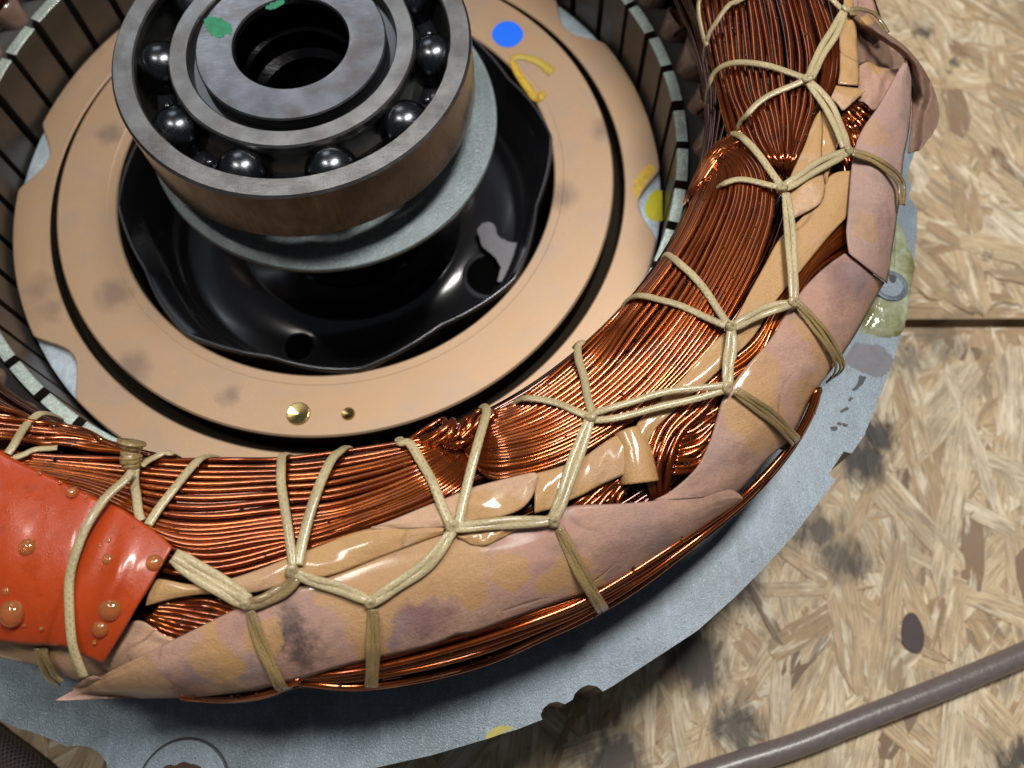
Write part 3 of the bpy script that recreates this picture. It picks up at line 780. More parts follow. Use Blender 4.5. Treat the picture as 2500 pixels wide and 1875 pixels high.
V, F, uv = lathe([(80.7, ZI - .4), (80.7, ZI - 9)], 240)
rpart('groove_wall', mesh_np('groove_wall', V, F, M_shade))
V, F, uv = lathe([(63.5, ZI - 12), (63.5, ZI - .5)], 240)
rpart('hole_wall', mesh_np('hole_wall', V, F, M_shade))
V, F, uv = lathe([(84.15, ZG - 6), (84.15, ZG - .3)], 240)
rpart('groove_wall', mesh_np('groove_wall', V, F, M_shade))
V, F, uv = lathe([(80, ZG - 2.6), (94.9, ZG - 2.6), (95.0, ZG - 2.8), (95.0, ZB + 2)], 200)
V, F, uv = lathe([(84.3, ZG - 2.6), (94.9, ZG - 2.6), (95.0, ZG - 2.8), (95.0, ZB + 2)], 200)
rpart('zinc_plate', mesh_np('zinc_plate', V, F, [zinc_material('pale_zinc', base=(0.50, 0.60, 0.68), specks=False)], smooth='auto'))
# cup with its wavy rolled lip
def lipr(th):
    d = (np.degrees(th) + 82) % 45
    tri = np.abs(d / 45 * 2 - 1)
    return 59.8 + 3.3 * tri ** 1.1 + .35 * np.sin(3 * th + 1) + .3 * np.sin(7 * th)
def liprf(r, th):
    k = np.clip((r - 55) / 7, 0, 1)
    return r + (lipr(th) - 62) * k
V, F, uv = lathe([(62.6, ZI - 7), (62.5, ZI + .5), (62.2, ZI + 1.2), (61.7, ZI + 1.2), (61.4, ZI + .3), (60.0, ZI - 3), (58, ZI - 12), (56.5, ZI - 20), (54.5, ZI - 21.5), (53.5, ZI - 22), (52.5, ZI - 25), (51.5, ZI - 25.6), (36, ZI - 25.6), (35.6, ZI - 25.2), (34.6, ZI - 25.2), (34.2, ZI - 25.6), (24, ZI - 25.6)], 360, rfun=liprf)
cup = rpart('cup', mesh_np('cup', V, F, M_black), label='glossy black pressed cup')
th = np.linspace(0, 2 * math.pi, 400, endpoint=False)
th = np.append(th, th[0] + 2 * math.pi)
rl = lipr(th) - .1
V, F, uv = tube_arrays(np.stack([rl * np.cos(th), rl * np.sin(th), np.full(len(th), ZI + 1.25)], -1), .42, sides=8, cap=False)
link('rolled_lip', mesh_np('rolled_lip', V, F, M_lip), cup)
for (a, r_, rad) in ((-109, 46, 4.6), (-27, 48, 7.2), (120, 47, 5)):
    c = (r_ * math.cos(R(a)), r_ * math.sin(R(a)))
    zf = ZI - 25.55
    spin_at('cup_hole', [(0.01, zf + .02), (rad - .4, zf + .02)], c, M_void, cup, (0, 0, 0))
    spin_at('hole_edge', [(rad - .45, zf - .1), (rad - .2, zf + .15), (rad + (.9 if rad > 7 else .25), zf + .15), (rad + (1.3 if rad > 7 else .5), zf - .1)], c, M_lip if rad > 7 else M_black, cup, (0, 0, 0))
decal(wob([(1165, 562), (1180, 545), (1205, 548), (1215, 575), (1240, 590), (1277, 598), (1268, 630), (1245, 668), (1215, 690), (1222, 655), (1205, 625), (1180, 605)], 60, .8), ZI - 22.6, plain('reflection_pale', (0.48, 0.47, 0.50), 0.25, 0.8), 'cup_reflection', rotor, .3, ro)  # pale patch painted as a white reflection inside the cup
# two drilled balance holes: cones cut into a raised brass-coloured rim
for (x, y), rad in ((fr('5', [(1625, 800)])[0], 2.95), (fr('5', [(1998, 800)])[0], 1.6)):
    c = at([(x, y)], ZI)[0]
    V, F, uv = lathe([(0.02, ZI + .12), (rad * .93, ZI + .7), (rad, ZI + .62), (rad + .25, ZI + .05)], 14 if rad < 2 else 16)
    V = V + np.array([c[0], c[1], 0])
    rpart('balance_hole', mesh_np('balance_hole', V, F, M_brass, smooth=False))
# marks
cb = fr('3', [(120, 258)])[0]
decal([(cb[0] + 37.5 * math.cos(a) * (1 + .03 * math.cos(4 * a)), cb[1] + 32 * math.sin(a)) for a in np.linspace(0, 2 * math.pi, 40, endpoint=False)], ZI, M_blue, 'sticker', rotor, .1, ro, kw={'label': 'round blue sticker'})
def stroke(px, w0, z, m_, name, parent, loc, up=.06):
    q = spline(px, 40); t = np.gradient(q, axis=0); t /= np.linalg.norm(t, axis=1, keepdims=True); nrm = np.stack([-t[:, 1], t[:, 0]], -1)
    ww = (w0 if np.ndim(w0) == 0 else np.interp(np.linspace(0, 1, 40), np.linspace(0, 1, len(w0)), w0)) * (1 + .12 * rng.normal(0, 1, 40).cumsum() / 6)
    ww = np.broadcast_to(ww, (40,))
    L = at(q + nrm * ww[:, None] / 2, z + up); Rr = at(q - nrm * ww[:, None] / 2, z + up)
    V = np.vstack([L, Rr]); F = [(k, k + 1, 41 + k, 40 + k) for k in range(39)]
    o = link(name, mesh_np(name, V, F, m_), parent); o.location = loc
    solidify(o, .05, 0)
    return o
stroke(fr('3', [(400, 695), (340, 735), (270, 650), (205, 560), (150, 450)]), [16, 22, 20, 18, 15], ZI, M_yel, 'paint_mark', rotor, ro, up=.09)
stroke(fr('3', [(150, 450), (190, 425), (270, 435), (360, 470), (455, 540)]), [14, 15, 16, 18, 20], ZI, plain('thin_yellow_paint', (0.50, 0.36, 0.06), .5), 'paint_mark', rotor, ro, up=.16)
decal(wob(fr('3', [(1210, 1240), (1225, 1290), (1170, 1360), (1120, 1440), (1100, 1490), (1060, 1430), (1070, 1360), (1120, 1290), (1160, 1250)]), 50, 1.5), ZG, M_yel, 'paint_mark', rotor, .07, ro)
decal(fr('3', [(1150, 1560), (1180, 1470), (1230, 1425), (1280, 1430), (1283, 1655), (1230, 1660), (1180, 1640), (1152, 1600)]), ZG - 2.6, M_yelg, 'paint_mark', rotor, .06, ro)
# shaft
V, F, uv = lathe([(22.45, .6), (22.1, .95), (13.9, .95), (13.55, .5), (13.5, -1.0)], 128)
sh = rpart('shaft', mesh_np('shaft', V, F, M_shaft, smooth='auto'), label='hollow steel shaft end with green paint dab')
V, F, uv = lathe([(22.45, .6), (22.45, -2.6), (24.6, -2.6)], 128)
rpart('shaft_groove', mesh_np('shaft_groove', V, F, M_black, smooth='auto'))
V, F, uv = lathe([(13.5, -1.0), (13.4, -5.5), (14.2, -6), (14.2, -9), (13.2, -9.6), (13.1, -15), (11.0, -16.2), (10.7, -17), (10.6, -60)], 128)
rpart('shaft_bore', mesh_np('shaft_bore', V, F, M_bore, smooth='auto'))
V, F, uv = lathe([(24.5, -16), (24.5, -30), (23.6, -34), (23.6, -78)], 96)
rpart('shaft_shoulder', mesh_np('shaft_shoulder', V, F, M_race, smooth='auto'))
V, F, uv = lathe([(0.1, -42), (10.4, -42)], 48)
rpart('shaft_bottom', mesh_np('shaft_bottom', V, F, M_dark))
decal(wob(fr('1', [(1530, 150), (1580, 125), (1640, 135), (1700, 160), (1745, 210), (1735, 265), (1690, 255), (1660, 285), (1600, 275), (1555, 220)]), 60, 1.6), .95, M_green, 'paint_mark', rotor, .06, ro)
decal(wob(fr('1', [(1995, 50), (2050, 15), (2120, 0), (2130, 25), (2070, 60), (2010, 75)]), 40, 1.6), .95, M_green, 'paint_mark', rotor, .06, ro)

# ================================================================== BEARING + SPACER
bearing = empty('ball_bearing', (0, 0, -17), label='open steel ball bearing seated around the shaft end', category='bearing')
bo = Vector((0, 0, 1.7))
def bpart(name, V, F, m_, smooth=True, **kw):
    o = link(name, mesh_np(name, V, F, m_, smooth=smooth), bearing, **kw); o.location = bo; return o
def fine(o, ang=13):
    for p_ in o.data.polygons: p_.use_smooth = True
    try: o.data.set_sharp_from_angle(angle=R(ang))
    except Exception: pass
V, F, uv = lathe([(37.4, -2.5), (37.25, -.5), (37.6, 0), (41.9, 0), (42.5, -.6), (42.5, -16.2), (41.8, -17), (37.6, -17), (37.2, -16.6), (37.4, -14.5), (38.6, -11.5), (38.9, -8.5), (38.6, -5.5), (37.4, -2.5)], 200)
orr = bpart('outer_ring', V, F, M_ring); orr.data.materials.append(M_side)
for p_ in orr.data.polygons:
    if math.hypot(p_.center.x, p_.center.y) > 4.235: p_.material_index = 1
fine(orr)
V, F, uv = lathe([(24.55, -17), (24.55, -.5), (24.9, 0), (28.7, 0), (29.15, -.5), (29.1, -2.5), (27.9, -5.5), (27.6, -8.5), (27.9, -11.5), (29.1, -14.5), (29.15, -16.5), (28.7, -17), (24.55, -17)], 200)
fine(bpart('inner_ring', V, F, M_ring))
Vb, Fb = sphere((0, 0, 0), 6.5, 40, 22)
bm_ = mesh_np('ball', Vb, Fb, M_ball)
for k in range(10):
    a = R(-37.3 + 36 * k)
    o = link('ball', bm_, bearing); o.location = Vector((33 * math.cos(a) * S, 33 * math.sin(a) * S, -.70)) + bo
    o.rotation_euler = (rng.uniform(0, 3), rng.uniform(0, 3), 0)
# pressed cage: a waved band between the balls, with rivets
def cage_z(d): return -8.6 - 2.2 * max(0, math.cos(R(d * 10)))
V = []; F = []; nt_ = 360
for k in range(nt_):
    a = k; z = cage_z(a + 37.3)
    for r_ in (30.7, 31.0, 35.0, 35.3):
        zz = z - (.5 if r_ in (30.7, 35.3) else 0)
        V.append((r_ * math.cos(R(a)), r_ * math.sin(R(a)), zz))
for k in range(nt_):
    k2 = (k + 1) % nt_
    for j in range(3): F.append((k * 4 + j, k2 * 4 + j, k2 * 4 + j + 1, k * 4 + j + 1)[::-1])
cg = bpart('cage', V, F, M_cage); solidify(cg, .9)
for k in range(10):
    a = R(-37.3 + 18 + 36 * k)
    Vr, Fr = sphere((33 * math.cos(a), 33 * math.sin(a), -8.3), 1.25, 12, 8, (1, 1, .7))
    link('rivet', mesh_np('rivet', Vr, Fr, M_cage), cg)
V, F, uv = lathe([(24.8, -.8), (24.8, .7), (25.2, .8), (44.8, .8), (45.1, .5), (45.1, -.6), (44.8, -.8)], 160)
wsh = link('spacer_washer', mesh_np('spacer_washer', V, F, M_zinc2, smooth='auto'), label='loose grey zinc washer tilted under the bearing', category='washer')
wsh.location = Vector((2.6, -1.2, -25.0)) * S; wsh.rotation_euler = (R(2.0), R(2.6), 0)

# ================================================================== WINDING
winding = empty('coil_winding', (0, 0, ZP), label='varnished copper wire end winding bent in a thick ring', category='winding')
wo = Vector((0, 0, -ZP * S))
def wpart(name, me, **kw):
    o = link(name, me, winding, **kw); o.location = wo; return o
WIRE_R = 0.585
# dark body under the wires
V, F = [], []
ph = np.linspace(0, 2 * math.pi, 28, endpoint=False); th = np.radians(np.linspace(0, 360, 160, endpoint=False))
def sec(phi, d):
    c_, s_ = math.cos(phi), math.sin(phi)
    b_ = (WT if s_ > 0 else WB) + d
    k = (abs(c_) ** WN + abs(s_) ** WN) ** (-1 / WN)
    return WR + (WA + d) * k * c_, WZ + b_ * k * s_
for t in th:
    for f in ph:
        r_, z = sec(f, -4.2); V.append((r_ * math.cos(t), r_ * math.sin(t), z))
nT, nP = len(th), len(ph)
F = [(i * nP + j, ((i + 1) % nT) * nP + j, ((i + 1) % nT) * nP + (j + 1) % nP, i * nP + (j + 1) % nP) for i in range(nT) for j in range(nP)]
wpart('varnished_core', mesh_np('varnished_core', V, F, M_core))
# inner mass of wires all round, seen only through the gaps
parts = []
ts = np.radians(np.linspace(-200, 75, 260))
for layer, (dd, cnt) in enumerate(((-1.9, 84), (-3.0, 78))):
    for k in range(cnt):
        f0 = 2 * math.pi * k / cnt + rng.uniform(-.02, .02)
        a1, a2, p1, p2 = rng.uniform(.02, .07), rng.uniform(.01, .035), rng.uniform(0, 6), rng.uniform(0, 6)
        P = np.array([(lambda rz: (rz[0] * math.cos(t), rz[0] * math.sin(t), rz[1]))(sec(f0 + a1 * math.sin(t * 4 + p1) + a2 * math.sin(t * 11 + p2), dd + .3 * math.sin(t * 9 + p2))) for t in ts])
        parts.append(tube_arrays(P, WIRE_R, sides=6, cap=False))
V, F, uv = join(parts)
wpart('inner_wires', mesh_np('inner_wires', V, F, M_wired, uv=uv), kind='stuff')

BEADS = []
def strip(guides, n=None, d0=0.0, bulge=0.6, m_=90, layers=2, dip=(0, 0), wander=0.13, jd=0.16, pitch=14.6, tr=(0., 1.), crossers=0):
    G = np.stack([spline(q, m_) for q in guides])            # guides, points, 2
    if n is None:
        mid = np.linalg.norm(G[1:, m_ // 2] - G[:-1, m_ // 2], axis=-1).sum()
        n = max(2, int(round(mid / pitch)))
    u = np.linspace(0, 1, m_)
    gk = np.linspace(0, 1, len(G))
    for L in range(layers):
        cnt = n if L == 0 else max(2, n - 1)
        for k in range(cnt):
            t = (k + (.5 if L == 0 else 1.0)) / n
            t = tr[0] + t * (tr[1] - tr[0])
            tt = t + wander / n * (np.sin(u * rng.uniform(4, 9) + rng.uniform(0, 6)) + .5 * np.sin(u * rng.uniform(9, 14) + rng.uniform(0, 6)))
            lift = 0
            if L == 0 and crossers and rng.random() < crossers:
                tt = tt + rng.choice([-1, 1]) * rng.uniform(1.2, 3.2) / n * (1 / (1 + np.exp(-(u - rng.uniform(.3, .7)) * 14)) - .5); lift = .75
            tt = np.clip(tt, 0.0, 1.0)
            q = np.stack([[np.interp(tt[i], gk, G[:, i, c_]) for c_ in (0, 1)] for i in range(m_)])
            d = d0 + bulge * (1 - (2 * tt - 1) ** 2) - 1.08 * L + jd * np.sin(u * rng.uniform(5, 12) + rng.uniform(0, 6)) + lift
            d = d - dip[0] * np.clip(1 - u / .10, 0, 1) ** 1.5 - dip[1] * np.clip((u - .90) / .10, 0, 1) ** 1.5
            if L == 0:
                for _i in rng.integers(4, m_ - 4, 7): BEADS.append((q[_i], d[_i] + .45, rng.choice([-1, 1]) * 6.5))
            P = cast(q, d)
            # smooth away small steps of the ray march
            for _ in range(4): P[1:-1] = P[1:-1] * .5 + (P[2:] + P[:-2]) * .25
            V, F, uv = tube_arrays(P, WIRE_R, sides=9, cap=True)
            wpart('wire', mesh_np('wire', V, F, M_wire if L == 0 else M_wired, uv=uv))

# lower left group, sweeping right into the twist
strip([[(-10, 1092), (107, 1105), (293, 1109), (423, 1118), (553, 1122), (681, 1122), (841, 1103), (974, 1083), (1060, 1070), (1112, 1066)],
       [(-10, 1135), (81, 1136), (195, 1152), (325, 1171), (488, 1184), (651, 1178), (795, 1170), (925, 1144), (1023, 1115), (1088, 1092), (1121, 1082)],
       [(-10, 1160), (98, 1165), (228, 1197), (325, 1243), (400, 1275), (521, 1282), (684, 1262), (828, 1246), (958, 1203), (1056, 1154), (1108, 1115), (1125, 1095)],
       [(60, 1190), (228, 1230), (374, 1308), (488, 1341), (651, 1318), (763, 1305), (893, 1262), (1023, 1213), (1108, 1157), (1140, 1109)],
       [(200, 1270), (300, 1350), (407, 1408), (553, 1412), (716, 1362), (762, 1340), (893, 1294), (1023, 1249), (1121, 1203), (1158, 1164), (1152, 1118)]],
      n=19, bulge=1.2, dip=(0, 3.0), crossers=.04, wander=.10, m_=110)
# upper left inner group
strip([[(-20, 982), (40, 1000), (81, 1022), (156, 1038), (202, 1048), (235, 1068), (250, 1085)],
       [(-20, 1040), (98, 1050), (180, 1060), (240, 1075), (280, 1092), (330, 1104)],
       [(-20, 1085), (49, 1093), (111, 1100), (163, 1093), (277, 1100), (360, 1112)]], n=8, d0=.6, bulge=.6, dip=(0, 1.5), crossers=.3, jd=.35)
# middle group between the two twists
strip([[(1128, 1052), (1150, 1020), (1177, 1006), (1248, 992), (1291, 957), (1339, 921), (1421, 849), (1518, 755), (1600, 665), (1655, 575), (1690, 495), (1715, 435), (1740, 402)],
       [(1120, 1072), (1150, 1065), (1193, 1052), (1323, 991), (1453, 893), (1530, 785), (1628, 659), (1690, 562), (1735, 464), (1752, 415), (1752, 395)],
       [(1128, 1092), (1170, 1092), (1323, 1056), (1437, 991), (1545, 895), (1648, 775), (1720, 659), (1778, 529), (1797, 464), (1790, 415), (1768, 388), (1748, 388)],
       [(1135, 1100), (1170, 1122), (1290, 1112), (1445, 1045), (1575, 957), (1693, 812), (1774, 675), (1835, 545), (1852, 464), (1843, 415), (1812, 376), (1775, 364), (1750, 376)],
       [(1150, 1120), (1200, 1172), (1250, 1166), (1380, 1129), (1510, 1052), (1620, 970), (1738, 850), (1790, 760), (1845, 655), (1882, 545), (1890, 480), (1884, 438), (1860, 385), (1815, 350), (1775, 348), (1752, 366)]],
      n=21, bulge=1.4, dip=(2.5, 1.5), crossers=.08, m_=120)
# upper right group, running off the top and pinched above the arch
strip([[(1695, -30), (1715, 65), (1732, 140), (1748, 205), (1760, 270), (1772, 320), (1788, 350), (1820, 385)],
       [(1790, -30), (1800, 98), (1806, 179), (1822, 247), (1848, 293), (1866, 342), (1892, 391), (1908, 432)],
       [(1865, -30), (1887, 65), (1900, 163), (1908, 260), (1914, 342), (1914, 432)],
       [(1955, -30), (1985, 98), (1992, 163), (1980, 260), (1952, 342), (1922, 432)],
       [(2000, -30), (2040, 81), (2048, 147), (2040, 205), (2014, 244), (1990, 280), (1966, 342), (1928, 432)]],
      n=21, bulge=1.2, dip=(0, 3.5), crossers=.10, jd=.25, d0=-.1)
# short shiny wires crossing under the arch from the slots
strip([[(1668, 500), (1721, 385), (1777, 335), (1829, 312)], [(1700, 470), (1747, 400), (1786, 358), (1838, 338)]], n=6, d0=.3, bulge=.3, layers=1, dip=(1, 2), m_=40)
# long dark wires between the tan tongue and the outer paper
strip([[(2067, 532), (2018, 584), (1953, 669), (1901, 731), (1849, 822), (1797, 871), (1722, 935), (1657, 990), (1608, 1032), (1582, 1078), (1569, 1127), (1575, 1175), (1590, 1222)],
       [(2080, 604), (2018, 640), (1975, 680), (1947, 738), (1898, 806), (1866, 890), (1806, 920), (1770, 964), (1727, 1013), (1676, 1062), (1650, 1127), (1628, 1212)]],
      n=6, d0=-.6, bulge=.4, layers=2, dip=(1, 1), m_=90, wander=.4)
strip([[(1665, 1045), (1705, 1020), (1765, 985)], [(1640, 1160), (1690, 1158), (1715, 1140), (1745, 1085)]], n=9, d0=-1.3, bulge=.2, layers=1, m_=30)
strip([[(1380, 1240), (1452, 1192), (1515, 1160)], [(1515, 1240), (1530, 1195), (1545, 1158)]], n=6, d0=-1.6, bulge=.3, layers=1, m_=30)
strip([[(2080, 245), (2110, 252), (2138, 268)], [(2055, 286), (2078, 320), (2096, 356)], [(2040, 330), (2055, 400), (2060, 440)]], n=11, d0=-.8, bulge=.2, layers=1, m_=30)
strip([[(400, 1462), (500, 1462), (600, 1485)], [(374, 1500), (456, 1517), (545, 1530)], [(345, 1525), (400, 1556), (460, 1576)]], n=9, d0=-.8, bulge=.3, layers=1, m_=40)
# wires showing below the outer paper, down by the plate
strip([[(720, 1648), (860, 1618), (1000, 1582), (1180, 1530), (1330, 1485), (1435, 1445), (1611, 1345), (1788, 1230), (1917, 1100), (1975, 1005), (1992, 950)],
       [(722, 1666), (863, 1680), (1025, 1660), (1188, 1618), (1330, 1556), (1435, 1508), (1611, 1402), (1817, 1234), (1928, 1108), (1990, 1000), (2002, 950)]],
      n=7, d0=0.2, bulge=.3, layers=2, m_=110, dip=(1.5, 0), crossers=.3)
strip([[(430, 1695), (560, 1700), (680, 1680), (740, 1650)], [(450, 1706), (560, 1712), (650, 1698), (720, 1668)]], n=3, d0=.2, layers=1, m_=40)
# loose hooks of wire at the lower twist
for q in (fr('6', [(300, 1470), (360, 1420), (470, 1350), (545, 1305), (575, 1330), (540, 1385), (450, 1430), (380, 1460)]),
          fr('6', [(400, 1490), (500, 1430), (590, 1360), (620, 1310), (640, 1330), (625, 1390), (560, 1450), (470, 1500)]),
          fr('6', [(560, 1470), (660, 1430), (700, 1340), (740, 1290), (770, 1320), (740, 1380), (690, 1440)]),
          fr('6', [(640, 1440), (740, 1360), (790, 1270), (840, 1240), (870, 1270), (820, 1340), (760, 1420)]),
          fr('6', [(700, 1450), (800, 1350), (840, 1290), (900, 1245), (940, 1260), (880, 1330), (820, 1420)]),
          fr('6', [(560, 1480), (600, 1500), (700, 1480), (800, 1440)])):
    P = cast(spline(q, 50), .5 + 1.2 * np.sin(np.linspace(0, math.pi, 50)))
    V, F, uv = tube_arrays(P, WIRE_R, sides=8); wpart('wire', mesh_np('wire', V, F, M_wire, uv=uv))
# coil legs rising from the slots into the ring
for k in vis:
    th0 = R(T0 + PITCH * (k + .5)); parts = []
    lean = rng.uniform(-.10, -.02)
    for i in range(18):
        a_, b_ = (i % 6 - 2.5) * 1.12, (i // 6) * 1.2
        P = []
        for s_ in np.linspace(0, 1, 14):
            r_ = 102.2 + b_ * (.9 + .5 * s_) + 9 * s_ ** 1.5; z = ZP - 2 + 22 * s_
            t = th0 + a_ / 105 * (.75 + .35 * s_ + .1 * math.sin(s_ * 6 + i)) + lean * s_ ** 2 * 1.6
            P.append((r_ * math.cos(t), r_ * math.sin(t), z))
        parts.append(tube_arrays(np.array(P), WIRE_R, sides=6, cap=False))
    V, F, uv = join(parts)
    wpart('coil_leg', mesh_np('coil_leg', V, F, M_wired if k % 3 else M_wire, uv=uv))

# small beads of dried varnish sitting on the wires
parts = []
for q_, d_, o_ in BEADS:
    p_ = cast([(q_[0] + o_ * .7, q_[1] + o_ * .7)], d_ - .15)[0]
    Vb, Fb = sphere(p_, rng.uniform(.14, .40), 8, 6)
    parts.append((Vb, [f for f in Fb if len(f) == 4], np.zeros((len(Vb), 2))))
V, F, uv = join(parts)
wpart('varnish_beads', mesh_np('varnish_beads', V, F, plain('varnish_bead', (0.05, 0.014, 0.006), 0.04, 0.0, 1.0)), kind='stuff')

# ================================================================== INSULATION PAPERS
def smooth_noise(nu, nv, fu, fv, amp):
    u = np.linspace(0, 1, nu)[:, None]; v = np.linspace(0, 1, nv)[None]
    out = np.zeros((nu, nv))
    for _ in range(6):
        out += np.sin(u * rng.uniform(1, fu) * 6.28 + v * rng.uniform(-fv, fv) * 6.28 + rng.uniform(0, 6.28)) / 6
    return out * amp * 1.6
def paper(label, up, lo, m_, d0=1.2, bulge=.3, wr=.25, nu=90, nv=18, edge=0.0, prof=None, t=.18, smooth=True, name='insulation_paper', cat='paper', curl=None):
    f = spline if smooth else lin
    a, b_ = f(up, nu), f(lo, nu)
    v = np.linspace(0, 1, nv)
    q = a[:, None] * (1 - v)[None, :, None] + b_[:, None] * v[None, :, None]
    d = d0 + bulge * np.sin(math.pi * v)[None, :] + smooth_noise(nu, nv, 5, 1.2, wr) + .35 * wr * np.abs(smooth_noise(nu, nv, 9, 3, 1.0)) + edge * (np.abs(2 * v - 1) ** 6)[None, :]
    if prof is not None: d = d + prof(np.linspace(0, 1, nu)[:, None], v[None, :])
    P = cast(q.reshape(-1, 2), d.ravel()).reshape(nu, nv, 3)
    for _ in range(2):
        Q = P.copy(); Q[1:-1] = P[1:-1] * .5 + (P[2:] + P[:-2]) * .25; P = Q
    V = P.reshape(-1, 3)
    i = np.arange(nu - 1)[:, None]; j = np.arange(nv - 1)[None]
    F = np.stack([i * nv + j, i * nv + j + 1, (i + 1) * nv + j + 1, (i + 1) * nv + j], -1).reshape(-1, 4)
    # face away from the ring's core
    cen = P[nu // 2, nv // 2]; e1 = P[nu // 2 + 1, nv // 2] - cen; e2 = P[nu // 2, nv // 2 + 1] - cen
    nrm = np.cross(e2, e1); view = CAM_P - cen
    if nrm.dot(view) < 0: F = F[:, ::-1]
    UVp = np.stack([np.repeat(np.linspace(0, 1, nu), nv), np.tile(np.linspace(0, 1, nv), nu)], -1)
    o = link(name, mesh_np(name, V, np.ascontiguousarray(F), m_, uv=UVp), label=label, category=cat, group='insulation papers tucked in the winding')
    solidify(o, t)
    return o
paper('large pink paper with pointed left tip and dark smudges, along the front of the ring',
      [(135, 1709), (195, 1677), (326, 1610), (488, 1530), (590, 1480), (700, 1437), (760, 1425), (820, 1402), (893, 1372), (990, 1336), (1085, 1302), (1200, 1285), (1300, 1272), (1388, 1236), (1500, 1230), (1600, 1222), (1690, 1203), (1760, 1190), (1800, 1200), (1813, 1213)],
      [(136, 1711), (250, 1707), (400, 1705), (520, 1698), (640, 1680), (720, 1662), (860, 1622), (1050, 1578), (1115, 1550), (1150, 1548), (1250, 1512), (1376, 1466), (1494, 1429), (1611, 1358), (1729, 1282), (1788, 1247), (1814, 1219)],
      M_pink2, d0=1.0, bulge=.8, wr=.22, nu=150, nv=24)
paper('pink paper at the lower right edge, curving down beside the coil gap',
      [(1595, 1221), (1641, 1197), (1699, 1143), (1732, 1078), (1750, 1020), (1764, 975), (1787, 938), (1830, 885), (1877, 833), (1910, 780), (1948, 721), (1991, 673), (2030, 640), (2062, 618)],
      [(1790, 1212), (1815, 1188), (1868, 1127), (1917, 1084), (1938, 1058), (1952, 1034), (1972, 990), (1991, 956), (2025, 910), (2056, 868), (2092, 812), (2121, 760), (2140, 725), (2160, 690)],
      M_pinkb, d0=.8, bulge=.7, wr=.25, nu=110, nv=22)
paper('long grey-pink paper at the right with a sharp upward point',
      [(2072, 618), (2066, 570), (2069, 533), (2074, 470), (2079, 407), (2089, 352), (2109, 309), (2148, 254), (2193, 173), (2216, 135), (2219, 130)],
      [(2166, 692), (2172, 660), (2176, 625), (2184, 575), (2190, 533), (2199, 472), (2206, 391), (2216, 340), (2223, 293), (2226, 195), (2221, 130)],
      M_pink3, d0=1.6, bulge=.5, wr=.2, nu=90, nv=18, prof=lambda u, v: 3.0 * np.clip(u - .6, 0, 1) + .8 * u)
paper('dark curled brown paper standing out at the far right edge',
      fr('A', [(1340, 105), (1420, 200), (1500, 260), (1640, 350), (1740, 440), (1790, 620), (1800, 800), (1790, 980), (1770, 1150)]),
      fr('A', [(1400, 60), (1500, 130), (1585, 225), (1680, 290), (1785, 380), (1905, 540), (1990, 740), (1995, 930), (1860, 1130)]) ,
      M_brownp, d0=2.2, bulge=1.0, wr=.3, nu=80, nv=16, prof=lambda u, v: 3.5 * v * np.sin(math.pi * np.clip(u, 0, 1)))
paper('deep brown shaded paper inside the curl at the far right edge',
      fr('A', [(1385, 150), (1480, 235), (1640, 352), (1775, 440)]), fr('A', [(1400, 480), (1480, 470), (1600, 520), (1700, 530)]), M_brownp, d0=-1.2, nu=40, nv=14)
paper('pink paper flap behind the topmost cord at the frame top',
      [(2062, -40), (2070, 0), (2075, 40), (2100, 70), (2140, 92)], [(2100, -40), (2132, 0), (2142, 30), (2155, 60), (2160, 78)], M_pink, d0=.9, nu=40, nv=10)
paper('pink paper with a burnt spot inside the curled sheet',
      fr('A', [(1405, 490), (1480, 460), (1560, 500), (1700, 515), (1760, 440)]), fr('A', [(1400, 760), (1450, 770), (1515, 830), (1580, 760), (1700, 600)]), M_pink, d0=.2, nu=40, nv=16)
decal_px = wob(fr('A', [(1545, 590), (1580, 600), (1578, 650), (1565, 700), (1545, 705), (1535, 670), (1515, 640), (1520, 605)]), 40, .8)
paper('narrow tan paper strip beside the upper right wires',
      [(2060, -20), (2058, 30), (2049, 70), (2050, 130), (2050, 170), (2046, 205)], [(2085, -20), (2085, 30), (2090, 60), (2095, 130), (2098, 170), (2098, 209)], M_tan, d0=1.4, nu=50, nv=8)
paper('small folded tan paper corner pointing right',
      fr('A', [(1235, 640), (1300, 650), (1400, 660), (1450, 675)]), fr('A', [(1190, 735), (1255, 790), (1280, 840), (1448, 690)]), M_tan2, d0=1.8, nu=24, nv=10, smooth=False)
paper('pale tan leaf-shaped paper with rounded end by the upper right knot',
      fr('A', [(1112, 830), (1080, 870), (1040, 960), (1000, 1080), (950, 1190), (890, 1320), (860, 1440), (880, 1560), (905, 1640)]),
      fr('A', [(1118, 832), (1128, 900), (1128, 1000), (1122, 1120), (1128, 1250), (1145, 1360), (1150, 1430), (1110, 1530), (920, 1642)]), M_tan2, d0=1.35, nu=70, nv=14, bulge=.5)
paper('thin tan paper between the cords right of the leaf-shaped paper',
      fr('A', [(1118, 840), (1128, 1000), (1122, 1150), (1128, 1260), (1150, 1370)]), fr('A', [(1225, 740), (1250, 860), (1250, 1050), (1200, 1240), (1160, 1370)]), M_tan, d0=1.0, nu=50, nv=10)
paper('long tan paper tongue with rounded upper end between wires and outer paper',
      [(2077, 417), (2045, 419), (2019, 434), (2010, 458), (1998, 488), (1968, 520), (1940, 548), (1901, 585), (1869, 643), (1833, 708), (1791, 783), (1725, 855), (1640, 948), (1580, 1005), (1553, 1039), (1549, 1094), (1569, 1127)],
      [(2078, 418), (2102, 427), (2115, 451), (2103, 490), (2071, 526), (2018, 584), (1953, 664), (1901, 726), (1839, 822), (1790, 871), (1751, 909), (1719, 938), (1657, 993), (1602, 1045), (1577, 1094), (1571, 1143)],
      M_tan, d0=.5, bulge=.3, nu=110, nv=16)
